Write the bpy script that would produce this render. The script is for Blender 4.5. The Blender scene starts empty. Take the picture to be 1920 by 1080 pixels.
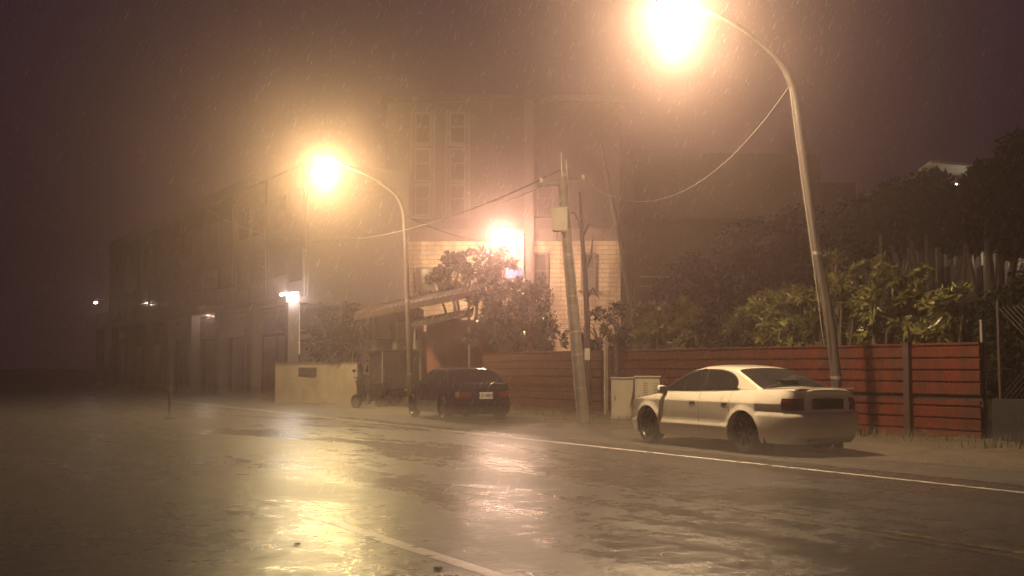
import bpy, bmesh, math, random
from mathutils import Vector, Matrix
R = math.radians
scene = bpy.context.scene
col = scene.collection
rng = random.Random(7)

# ------------------------------------------------------------------ frame of reference
PITCH = R(4.0); EYE = 1.42; F = 2100.0
def at(px, py, Y):
    """world point at ground distance Y seen in that direction from the kerbside viewpoint"""
    a = (px - 960) / F; b = (540 - py) / F
    dy = math.cos(PITCH) - math.sin(PITCH) * b
    dz = math.sin(PITCH) + math.cos(PITCH) * b
    k = Y / dy
    return Vector((a * k, Y, EYE + dz * k))
ND = Vector((.861, .508, 0)).normalized()      # across the road, to the right
DD = Vector((-ND.y, ND.x, 0))                  # along the road, away
def uv(u, v, z=0.0):
    p = ND * u + DD * v
    return Vector((p.x, p.y, z))
ROADROT = math.atan2(DD.y, DD.x)               # heading of the road

# ------------------------------------------------------------------ helpers
class MB:
    def __init__(s): s.v = []; s.f = []
    def quad(s, a, b, c, d):
        n = len(s.v); s.v += [tuple(a), tuple(b), tuple(c), tuple(d)]; s.f.append((n, n+1, n+2, n+3))
    def tri(s, a, b, c):
        n = len(s.v); s.v += [tuple(a), tuple(b), tuple(c)]; s.f.append((n, n+1, n+2))
    def box(s, c, size, rz=0.0, M=None):
        hx, hy, hz = size[0]/2, size[1]/2, size[2]/2
        n = len(s.v)
        m = Matrix.Translation(Vector(c)) @ (M if M is not None else Matrix.Rotation(rz, 4, 'Z'))
        for z in (-hz, hz):
            for x, y in ((-hx, -hy), (hx, -hy), (hx, hy), (-hx, hy)):
                s.v.append(tuple(m @ Vector((x, y, z))))
        for f in ((0,3,2,1), (4,5,6,7), (0,1,5,4), (1,2,6,5), (2,3,7,6), (3,0,4,7)):
            s.f.append(tuple(n+i for i in f))
        return s
    def tube(s, pts, rad, seg=8, cap=True):
        pts = [Vector(p) for p in pts]
        if not hasattr(rad, '__len__'): rad = [rad]*len(pts)
        n0 = len(s.v); up = None
        for i, p in enumerate(pts):
            t = (pts[min(i+1, len(pts)-1)] - pts[max(i-1, 0)]).normalized()
            ref = Vector((0,0,1)) if abs(t.z) < .9 else Vector((1,0,0))
            if up is None: a = t.cross(ref).normalized()
            else:
                a = (up - t*up.dot(t)).normalized()
            up = a; b = t.cross(a)
            for k in range(seg):
                th = 2*math.pi*k/seg
                s.v.append(tuple(p + (a*math.cos(th) + b*math.sin(th))*rad[i]))
        for i in range(len(pts)-1):
            for k in range(seg):
                q = n0+i*seg; k2 = (k+1) % seg
                s.f.append((q+k, q+k2, q+seg+k2, q+seg+k))
        if cap:
            s.f.append(tuple(n0+k for k in range(seg))[::-1])
            s.f.append(tuple(n0+(len(pts)-1)*seg+k for k in range(seg)))
        return s
    def prism(s, poly, axis_vec):
        """poly: list of 3D points, extruded by axis_vec"""
        n = len(s.v); m = len(poly); a = Vector(axis_vec)
        s.v += [tuple(Vector(p)) for p in poly] + [tuple(Vector(p)+a) for p in poly]
        s.f.append(tuple(range(n, n+m))); s.f.append(tuple(range(n+2*m-1, n+m-1, -1)))
        for i in range(m):
            j = (i+1) % m
            s.f.append((n+i, n+m+i, n+m+j, n+j))
        return s
    def lathe(s, prof, seg=28, c=(0,0,0), axis='Y'):
        n = len(s.v); m = len(prof)
        for k in range(seg):
            th = 2*math.pi*k/seg
            for r, h in prof:
                if axis == 'Y': p = (c[0]+r*math.cos(th), c[1]+h, c[2]+r*math.sin(th))
                else: p = (c[0]+r*math.cos(th), c[1]+r*math.sin(th), c[2]+h)
                s.v.append(p)
        for k in range(seg):
            k2 = (k+1) % seg
            for i in range(m-1):
                s.f.append((n+k*m+i, n+k*m+i+1, n+k2*m+i+1, n+k2*m+i))
        return s
    def build(s, name, mat, parent=None, smooth=False, angle=40, bevel=0, loc=None, clean=False, fix=True):
        me = bpy.data.meshes.new(name)
        me.from_pydata(s.v, [], s.f)
        bm = bmesh.new(); bm.from_mesh(me)
        if clean:
            bmesh.ops.remove_doubles(bm, verts=bm.verts, dist=.0008)
            bmesh.ops.dissolve_degenerate(bm, edges=bm.edges, dist=.0005)
        if fix: bmesh.ops.recalc_face_normals(bm, faces=bm.faces)
        if bevel:
            bmesh.ops.remove_doubles(bm, verts=bm.verts, dist=.0002)
            es = [e for e in bm.edges if len(e.link_faces) == 2 and e.calc_face_angle(0) > R(50)]
            bmesh.ops.bevel(bm, geom=es, offset=bevel, segments=2, affect='EDGES', profile=.6, clamp_overlap=True)
        if smooth:
            for f in bm.faces: f.smooth = True
            for e in bm.edges:
                if len(e.link_faces) == 2 and e.calc_face_angle(0) > R(angle): e.smooth = False
        bm.to_mesh(me); bm.free()
        me.materials.append(mat)
        o = bpy.data.objects.new(name, me); col.objects.link(o)
        if parent is not None: o.parent = parent
        if loc is not None: o.location = loc
        return o

def tag(o, label=None, cat=None, group=None, kind=None):
    if label: o['label'] = label
    if cat: o['category'] = cat
    if group: o['group'] = group
    if kind: o['kind'] = kind
    return o
def thing(name, label, cat, loc=(0,0,0), rz=0.0, group=None):
    o = bpy.data.objects.new(name, None); col.objects.link(o)
    o.location = loc; o.rotation_euler = (0, 0, rz); o.empty_display_size = .2
    return tag(o, label, cat, group)
def copy_tree(o, parent=None):
    c = o.copy(); col.objects.link(c)
    if parent is not None: c.parent = parent
    for ch in list(o.children): copy_tree(ch, c)
    return c
def lerp(a, b, t): return a + (b-a)*t
def table(tab, x):
    if x <= tab[0][0]: return tab[0][1]
    for i in range(len(tab)-1):
        if x <= tab[i+1][0]:
            return lerp(tab[i][1], tab[i+1][1], (x-tab[i][0])/(tab[i+1][0]-tab[i][0]))
    return tab[-1][1]
def stable(tab, x):
    """smooth (catmull) table"""
    if x <= tab[0][0]: return tab[0][1]
    if x >= tab[-1][0]: return tab[-1][1]
    for i in range(len(tab)-1):
        if x <= tab[i+1][0]:
            x0, y0 = tab[i]; x1, y1 = tab[i+1]; h = x1-x0; t = (x-x0)/h
            m0 = (y1-tab[i-1][1])/(x1-tab[i-1][0]) if i > 0 else (y1-y0)/h
            m1 = (tab[i+2][1]-y0)/(tab[i+2][0]-x0) if i+2 < len(tab) else (y1-y0)/h
            return (2*t**3-3*t*t+1)*y0+(t**3-2*t*t+t)*h*m0+(-2*t**3+3*t*t)*y1+(t**3-t*t)*h*m1
def sstep(a, b, x):
    t = max(0, min(1, (x-a)/(b-a))); return t*t*(3-2*t)
def blank_root(o):
    return o

# ------------------------------------------------------------------ materials
def mat(name, c1, c2=None, rough=.5, rough2=None, scale=6, metal=0, bump=0, bscale=60, coat=0, spec=.5, stretch=None, detail=5, emit=None, estr=0):
    m = bpy.data.materials.new(name); m.use_nodes = True
    nt = m.node_tree; b = nt.nodes['Principled BSDF']
    b.inputs['Base Color'].default_value = (*c1, 1)
    b.inputs['Roughness'].default_value = rough
    b.inputs['Metallic'].default_value = metal
    b.inputs['Coat Weight'].default_value = coat
    b.inputs['Specular IOR Level'].default_value = spec
    tc = nt.nodes.new('ShaderNodeTexCoord'); mp = nt.nodes.new('ShaderNodeMapping')
    nt.links.new(tc.outputs['Object'], mp.inputs[0])
    if stretch: mp.inputs['Scale'].default_value = stretch
    if c2 is not None or rough2 is not None:
        n = nt.nodes.new('ShaderNodeTexNoise'); n.inputs['Scale'].default_value = scale; n.inputs['Detail'].default_value = detail
        nt.links.new(mp.outputs[0], n.inputs['Vector'])
        r = nt.nodes.new('ShaderNodeValToRGB'); r.color_ramp.elements[0].position = .35; r.color_ramp.elements[1].position = .65
        nt.links.new(n.outputs['Fac'], r.inputs[0])
        if c2 is not None:
            r.color_ramp.elements[0].color = (*c1, 1); r.color_ramp.elements[1].color = (*c2, 1)
            nt.links.new(r.outputs[0], b.inputs['Base Color'])
        if rough2 is not None:
            mr = nt.nodes.new('ShaderNodeMapRange'); mr.inputs[1].default_value = .35; mr.inputs[2].default_value = .65
            mr.inputs[3].default_value = rough; mr.inputs[4].default_value = rough2
            nt.links.new(n.outputs['Fac'], mr.inputs[0]); nt.links.new(mr.outputs[0], b.inputs['Roughness'])
    if bump:
        n2 = nt.nodes.new('ShaderNodeTexNoise'); n2.inputs['Scale'].default_value = bscale; n2.inputs['Detail'].default_value = 4
        nt.links.new(mp.outputs[0], n2.inputs['Vector'])
        bp = nt.nodes.new('ShaderNodeBump'); bp.inputs['Strength'].default_value = bump; bp.inputs['Distance'].default_value = .02
        nt.links.new(n2.outputs['Fac'], bp.inputs['Height']); nt.links.new(bp.outputs[0], b.inputs['Normal'])
    if emit:
        b.inputs['Emission Color'].default_value = (*emit, 1); b.inputs['Emission Strength'].default_value = estr
    return m

def asphalt(name, c1, c2, r0, r1, white=None, wear=.5, bstr=.5):
    """wet asphalt: patches of standing water, ripples from the rain and coarse stone"""
    m = bpy.data.materials.new(name); m.use_nodes = True
    nt = m.node_tree; b = nt.nodes['Principled BSDF']; L = nt.links; N = nt.nodes
    g = N.new('ShaderNodeNewGeometry')
    mp = N.new('ShaderNodeMapping'); mp.inputs['Rotation'].default_value = (0, 0, -ROADROT); L.new(g.outputs['Position'], mp.inputs[0])
    mp2 = N.new('ShaderNodeMapping'); mp2.inputs['Scale'].default_value = (.35, 1, 1); L.new(mp.outputs[0], mp2.inputs[0])
    def noise(scale, det, src, dist=0):
        n = N.new('ShaderNodeTexNoise'); n.inputs['Scale'].default_value = scale; n.inputs['Detail'].default_value = det
        n.inputs['Distortion'].default_value = dist
        L.new(src.outputs[0], n.inputs['Vector']); return n
    big = noise(.55, 6, mp2, .6); mid = noise(3.2, 10, mp, .3); mid.inputs['Roughness'].default_value = .72; big.inputs['Roughness'].default_value = .6; fine = noise(60, 3, mp); rip = noise(13, 4, mp)
    cr = N.new('ShaderNodeValToRGB'); cr.color_ramp.elements[0].position = .3; cr.color_ramp.elements[1].position = .7
    cr.color_ramp.elements[0].color = (*c1, 1); cr.color_ramp.elements[1].color = (*c2, 1)
    L.new(mid.outputs['Fac'], cr.inputs[0])
    base = cr.outputs[0]
    if white:
        mx = N.new('ShaderNodeMix'); mx.data_type = 'RGBA'
        w = N.new('ShaderNodeMapRange'); w.inputs[1].default_value = wear-.06; w.inputs[2].default_value = wear+.06
        L.new(noise(7, 8, mp).outputs['Fac'], w.inputs[0])
        L.new(w.outputs[0], mx.inputs[0]); L.new(base, mx.inputs[6]); mx.inputs[7].default_value = (*white, 1)
        base = mx.outputs[2]
    L.new(base, b.inputs['Base Color'])
    add = N.new('ShaderNodeMath'); add.operation = 'MULTIPLY_ADD'; add.inputs[1].default_value = .6
    L.new(mid.outputs['Fac'], add.inputs[0]); L.new(big.outputs['Fac'], add.inputs[2])
    mr = N.new('ShaderNodeMapRange'); mr.inputs[1].default_value = .64; mr.inputs[2].default_value = .90
    mr.inputs[3].default_value = r0; mr.inputs[4].default_value = r1
    L.new(add.outputs[0], mr.inputs[0]); L.new(mr.outputs[0], b.inputs['Roughness'])
    b.inputs['IOR'].default_value = 1.42
    h0 = N.new('ShaderNodeMath'); h0.operation = 'MULTIPLY_ADD'; h0.inputs[1].default_value = .55
    L.new(fine.outputs['Fac'], h0.inputs[0]); L.new(rip.outputs['Fac'], h0.inputs[2])
    mp3 = N.new('ShaderNodeMapping'); mp3.inputs['Scale'].default_value = (1, .45, 1); mp3.inputs['Rotation'].default_value = (0,0,.5); L.new(mp.outputs[0], mp3.inputs[0])
    h = N.new('ShaderNodeMath'); h.operation = 'MULTIPLY_ADD'; h.inputs[1].default_value = 3.4
    L.new(noise(2.6, 3, mp3).outputs['Fac'], h.inputs[0]); L.new(h0.outputs[0], h.inputs[2])
    bp = N.new('ShaderNodeBump'); bp.inputs['Strength'].default_value = bstr; bp.inputs['Distance'].default_value = .012
    L.new(h.outputs[0], bp.inputs['Height']); L.new(bp.outputs[0], b.inputs['Normal'])
    return m

M = {}
M['road'] = asphalt('wet_asphalt', (.032,.028,.026), (.056,.048,.043), .12, .40)
M['shoulder'] = asphalt('wet_shoulder', (.05,.045,.04), (.085,.075,.06), .35, .6)
M['white_line'] = asphalt('road_paint_white', (.05,.046,.044), (.06,.055,.05), .25, .45, (.62,.60,.55), .42)
M['yellow_line'] = asphalt('road_paint_yellow', (.05,.046,.044), (.06,.055,.05), .15, .42, (.26,.19,.045), .58)
M['faint_line'] = asphalt('road_paint_faint', (.05,.046,.044), (.06,.055,.05), .13, .40, (.26,.24,.22), .58, .5)
M['line_sheen'] = asphalt('sheen_white_paint', (.05,.046,.044), (.06,.055,.05), .17, .26, (.80,.78,.72), .36, .6)  # lane white with the lamp's wet reflection put into its brightness
M['red_line'] = asphalt('road_paint_red', (.05,.046,.044), (.06,.05,.05), .22, .4, (.40,.10,.07), .50)
M['dirt'] = mat('wet_dirt', (.06,.05,.035), (.12,.10,.07), .7, .4, 1.6, bump=.6, bscale=9)
M['car_white'] = mat('white_car_paint', (.76,.72,.60), (.69,.65,.54), .14, .24, 3, coat=1)
M['car_dark'] = mat('dark_blue_car_paint', (.012,.015,.026), (.016,.02,.032), .15, .22, 3, coat=.8)
M['truck'] = mat('dark_truck_paint', (.022,.024,.026), (.035,.034,.032), .35, .5, 3)
M['glass'] = mat('car_glass', (.018,.018,.018), (.03,.03,.028), .05, .12, 2, spec=.6)
M['black'] = mat('black_rubber', (.012,.012,.012), (.02,.02,.02), .6, .8, 9)
M['trim'] = mat('black_trim', (.014,.014,.014), (.02,.02,.02), .35, .5, 9)
M['rim'] = mat('alloy_rim', (.13,.125,.12), (.17,.165,.16), .3, .45, 9, metal=.8)
M['red_lens'] = mat('red_lens', (.07,.010,.009), (.09,.012,.010), .12, .2, 9, coat=.5)
M['red_lens_bright'] = mat('bright_red_lens', (.13,.02,.014), (.16,.024,.017), .15, .2, 9, coat=.5)
M['amber'] = mat('amber_lens', (.42,.20,.04), (.36,.17,.03), .2, .3, 9)
M['lens'] = mat('clear_lens', (.6,.6,.6), (.7,.7,.7), .08, .12, 9, coat=1)
M['plate'] = mat('plate_white', (.72,.70,.66), (.64,.62,.58), .4, .5, 30)
M['ink'] = mat('plate_ink', (.03,.03,.05), (.04,.04,.06), .5, .6, 30)
M['fence'] = mat('red_fence_paint', (.135,.036,.023), (.062,.022,.016), .2, .45, 2.0, bump=.15, bscale=3, stretch=(2.2,2.2,.5), detail=8)
M['fence_hazed'] = mat('hazed_fence_paint', (.095,.045,.032), (.07,.035,.026), .3, .45, 2.2, bump=.12, bscale=3)  # browner copy of the fence red, distance haze put into the colour
M['fence_dark'] = mat('dark_fence_post', (.045,.028,.028), (.06,.035,.033), .5, .6, 5)
M['steel'] = mat('galvanised_steel', (.34,.32,.29), (.26,.24,.22), .35, .5, 5, metal=.45)
M['pole_paint'] = mat('lamp_pole_paint', (.12,.10,.09), (.09,.078,.07), .32, .5, 4, metal=.2)
M['conc'] = mat('wet_concrete', (.21,.19,.155), (.14,.13,.105), .45, .7, 5, bump=.3, bscale=30)
M['conc_pale'] = mat('pale_render_wall', (.42,.36,.29), (.31,.265,.21), .5, .7, 2.2, bump=.15, bscale=20)
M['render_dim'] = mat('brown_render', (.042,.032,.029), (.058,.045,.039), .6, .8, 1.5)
M['cabinet'] = mat('cabinet_paint', (.52,.49,.38), (.45,.42,.33), .35, .5, 3)
M['louver'] = mat('louver_dark', (.08,.075,.06), (.1,.09,.07), .6, .7, 8)
M['bark'] = mat('wet_bark', (.055,.042,.032), (.095,.075,.055), .5, .75, 12, bump=.8, bscale=22)
M['leaf_y'] = mat('broad_leaf', (.20,.185,.05), (.065,.08,.026), .28, .45, 3.5)
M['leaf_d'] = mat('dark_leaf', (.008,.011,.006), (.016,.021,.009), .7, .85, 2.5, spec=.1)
M['leaf_g'] = mat('glossy_leaf', (.018,.028,.010), (.040,.055,.018), .16, .3, 4)
M['grass'] = mat('verge_grass', (.07,.085,.025), (.11,.11,.04), .45, .6, 6)
M['roof_red'] = mat('red_sheet_roof', (.040,.020,.016), (.03,.016,.013), .4, .6, 2)
M['shed'] = mat('brown_boarding', (.20,.085,.055), (.15,.065,.045), .5, .7, 2, stretch=(6,6,.5))
M['shed_grey'] = mat('grey_sheet_wall', (.11,.095,.075), (.15,.13,.10), .5, .7, 3)
M['cream'] = mat('cream_wall', (.62,.55,.34), (.54,.47,.29), .5, .7, 3)
M['awning'] = mat('wet_awning_sheet', (.10,.09,.08), (.14,.125,.11), .15, .3, 3, metal=.6)
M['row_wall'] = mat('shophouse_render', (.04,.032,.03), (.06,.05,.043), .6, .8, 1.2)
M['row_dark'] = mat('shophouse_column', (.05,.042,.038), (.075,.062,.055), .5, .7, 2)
M['shutter'] = mat('roller_shutter', (.30,.255,.23), (.24,.205,.185), .3, .45, 3, metal=.3)
M['wall_white'] = mat('white_tile_wall', (.70,.68,.64), (.62,.60,.56), .3, .5, 5)
M['pane'] = mat('window_pane', (.045,.038,.035), (.06,.05,.045), .08, .15, 3)
M['frame'] = mat('window_frame', (.20,.165,.14), (.25,.21,.18), .4, .5, 5)
M['band'] = mat('stone_band', (.10,.075,.062), (.13,.098,.08), .5, .7, 3)
M['quoin'] = mat('quoin_stone', (.58,.50,.40), (.5,.43,.35), .5, .7, 6)
M['wire'] = mat('cable_rubber', (.03,.026,.024), (.05,.045,.04), .35, .5, 20)
M['wire_lit'] = mat('cable_lamplit', (.22,.19,.17), (.28,.25,.22), .3, .5, 20)  # lit copy of the cable colour, lamplight put into its tone
M['sign_blue'] = mat('sign_blue', (.07,.08,.30), (.09,.10,.34), .4, .5, 9)
M['sign_red'] = mat('sign_red', (.34,.09,.08), (.28,.075,.07), .4, .5, 9)
M['sign_white'] = mat('sign_white', (.42,.39,.39), (.36,.33,.33), .4, .5, 9)
M['post_red'] = mat('delineator_red', (.20,.07,.05), (.16,.06,.04), .5, .6, 9)
M['mesh'] = mat('netting_wire', (.20,.18,.16), (.26,.23,.2), .4, .5, 9, metal=.5)
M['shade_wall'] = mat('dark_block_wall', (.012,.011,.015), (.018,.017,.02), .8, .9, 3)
M['stone'] = mat('loose_stone', (.06,.05,.045), (.09,.08,.07), .5, .7, 20)

def tile_wall():
    """cream split tiles laid in long courses with darker joints"""
    m = bpy.data.materials.new('tiled_facade'); m.use_nodes = True
    nt = m.node_tree; b = nt.nodes['Principled BSDF']; L = nt.links; N = nt.nodes
    tc = N.new('ShaderNodeTexCoord'); mp = N.new('ShaderNodeMapping'); mp.inputs['Rotation'].default_value = (R(90), 0, 0)
    L.new(tc.outputs['Object'], mp.inputs[0])
    br = N.new('ShaderNodeTexBrick'); br.inputs['Scale'].default_value = 1.0
    br.inputs['Brick Width'].default_value = .62; br.inputs['Row Height'].default_value = .205
    br.inputs['Mortar Size'].default_value = .014; br.inputs['Mortar Smooth'].default_value = .3
    br.inputs['Color1'].default_value = (.52,.42,.27,1); br.inputs['Color2'].default_value = (.60,.49,.33,1)
    br.inputs['Mortar'].default_value = (.20,.16,.13,1)
    L.new(mp.outputs[0], br.inputs['Vector'])
    ns = N.new('ShaderNodeTexNoise'); ns.inputs['Scale'].default_value = .8; ns.inputs['Detail'].default_value = 8
    mp2 = N.new('ShaderNodeMapping'); mp2.inputs['Scale'].default_value = (1.6, 1, .4); L.new(tc.outputs['Object'], mp2.inputs[0]); L.new(mp2.outputs[0], ns.inputs['Vector'])
    rp_ = N.new('ShaderNodeValToRGB'); rp_.color_ramp.elements[0].position = .38; rp_.color_ramp.elements[1].position = .58
    rp_.color_ramp.elements[0].color = (.45,.42,.38,1); rp_.color_ramp.elements[1].color = (.9,.88,.85,1); L.new(ns.outputs['Fac'], rp_.inputs[0])
    ml = N.new('ShaderNodeMix'); ml.data_type = 'RGBA'; ml.blend_type = 'MULTIPLY'; ml.inputs[0].default_value = 1
    L.new(br.outputs['Color'], ml.inputs[6]); L.new(rp_.outputs[0], ml.inputs[7]); L.new(ml.outputs[2], b.inputs['Base Color'])
    b.inputs['Roughness'].default_value = .4
    bp = N.new('ShaderNodeBump'); bp.inputs['Strength'].default_value = .6; bp.inputs['Distance'].default_value = .03; bp.invert = True
    L.new(br.outputs['Fac'], bp.inputs['Height']); L.new(bp.outputs[0], b.inputs['Normal'])
    return m
M['tile'] = tile_wall()

def glow(name, c, s):
    m = bpy.data.materials.new(name); m.use_nodes = True
    b = m.node_tree.nodes['Principled BSDF']; b.inputs['Base Color'].default_value = (.8,.8,.8,1)
    b.inputs['Emission Color'].default_value = (*c, 1); b.inputs['Emission Strength'].default_value = s
    return m

def gp(px, py):
    p = at(px, py, 1.0); d = p - Vector((0,0,EYE)); k = EYE / -d.z
    return Vector((d.x*k, d.y*k, 0))
# ------------------------------------------------------------------ ground
g = MB(); g.quad((-400,-200,-.006), (400,-200,-.006), (400,600,-.006), (-400,600,-.006))
tag(g.build('ground', M['dirt']), kind='structure')
def strip(mb, u0, u1, v0, v1, z, n=1):
    for i in range(n):
        a, b_ = lerp(v0, v1, i/n), lerp(v0, v1, (i+1)/n)
        mb.quad(uv(u0,a,z), uv(u1,a,z), uv(u1,b_,z), uv(u0,b_,z))
r = MB(); strip(r, -14, 12.2, -60, 200, 0.0)
tag(r.build('road', M['road']), kind='structure')
s = MB()
# ragged inner edge of the paved shoulder
pts = []
for i in range(131):
    v = -20 + i; pts.append((v, 13.75 + .16*math.sin(v*.9) + .12*math.sin(v*2.3+1) + rng.uniform(-.07,.07)))
for i in range(130):
    a, b_ = pts[i], pts[i+1]
    s.quad(uv(12.1,a[0],.004), uv(a[1],a[0],.004), uv(b_[1],b_[0],.004), uv(12.1,b_[0],.004))
tag(s.build('shoulder', M['shoulder']), kind='structure')
lm = MB(); strip(lm, 11.38, 11.50, -20, 12.05, .0025); strip(lm, 11.39, 11.51, 12.2, 150, .0025)
tag(lm.build('edge_line', M['white_line']), kind='structure')
lm = MB()
for du in (-.16, .06): strip(lm, 7.64+du, 7.74+du, -20, 140, .0025)
tag(lm.build('center_line', M['yellow_line']), kind='structure')
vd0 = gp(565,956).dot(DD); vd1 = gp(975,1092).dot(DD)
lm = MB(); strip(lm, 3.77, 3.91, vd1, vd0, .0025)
tag(lm.build('lane_line_sheen', M['line_sheen']), kind='structure')
lm = MB(); strip(lm, 3.78, 3.88, vd0+.4, 140, .0025)
tag(lm.build('lane_line', M['faint_line']), kind='structure')
# a curved worn red line nearer the left
lm = MB(); cp = [(at(372,850,1),1), ]
rp = [gp(372,848), gp(392,900), gp(420,945), gp(455,985), gp(500,1025), gp(560,1070)]
for a, b_ in zip(rp, rp[1:]):
    t = (b_-a).normalized(); n = Vector((t.y,-t.x,0))*.05; z = Vector((0,0,.0035))
    lm.quad(a-n+z, a+n+z, b_+n+z, b_-n+z)

# verge: low hump of soil in front of the fence
vg = MB(); N_ = 150
for j in range(N_):
    for k in range(5):
        def P(jj, kk):
            v = -12 + jj*.55; u = 13.9 + kk*1.05
            h = .03 + .05*sstep(0, 2, kk) + .03*math.sin(v*1.7+kk) + .02*math.sin(v*4.1+kk*2)
            if kk == 0: h = -.02
            return uv(u, v, h)
        vg.quad(P(j,k), P(j,k+1), P(j+1,k+1), P(j+1,k))
tag(vg.build('verge', M['dirt'], smooth=True, angle=180, clean=True), kind='structure')

# grass tufts on the verge
gr = MB()
for i in range(5200):
    v = rng.uniform(-2, 42); u = 17.5 - abs(rng.gauss(0, .75))
    if u < 14.3: continue
    if rng.random() < .45 and math.sin(v*1.3)+math.sin(v*3.1+2) < 0: continue
    p = uv(u, v, .03); h = rng.uniform(.08,.26); a = rng.uniform(0, 6.28); lean = rng.uniform(.02,.12)
    d = Vector((math.cos(a), math.sin(a), 0)); w = Vector((-d.y, d.x, 0))*.008
    mid_ = p + d*lean*.4 + Vector((0,0,h*.6)); tip = p + d*lean*1.6 + Vector((0,0,h))
    gr.quad(p-w, p+w, mid_+w*.8, mid_-w*.8); gr.tri(mid_-w*.8, mid_+w*.8, tip)
tag(gr.build('verge_grass', M['grass'], fix=False), 'thin wet grass growing along the foot of the red fence', 'grass', kind='stuff')

# ------------------------------------------------------------------ cars
def make_wheel(root, x, y, side, rt=.315, w=.195, spokes=7):
    wt = MB()
    prof = [(rt-.09,-w/2+.01),(rt-.04,-w/2),(rt-.012,-w/2+.02),(rt,-w/2+.045),(rt,w/2-.045),(rt-.012,w/2-.02),(rt-.04,w/2),(rt-.09,w/2-.01),(rt-.10,0),(rt-.09,-w/2+.01)]
    wt.lathe(prof, 32)
    o = wt.build('wheel', M['black'], root, smooth=True, angle=35); o.location = (x, y, rt)
    rm = MB(); yo = side*(w/2-.035)
    rr = rt-.088
    rm.lathe([(rr, yo-side*.07),(rr+.006, yo),(rr-.018, yo+side*.012),(rr-.03, yo-side*.02),(rr-.04,yo-side*.07)], 32)
    rm.lathe([(.001, yo+side*.012),(.045, yo+side*.01),(.055, yo-side*.01),(.06,yo-side*.05)], 20)
    for k in range(spokes):
        th = 2*math.pi*k/spokes
        Mx = Matrix.Rotation(-th, 4, 'Y')
        c = Mx @ Vector(((rr)/2+.015, yo-side*.012, 0))
        rm.box(c, (rr-.05, .02, .038), M=Mx)
    rm.build('rim', M['rim'], o, smooth=True, angle=35)
    dk = MB(); dk.lathe([(.001, yo-side*.06),(rr, yo-side*.06)], 24); dk.build('brake_disc', M['trim'], o)
    return o

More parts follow.
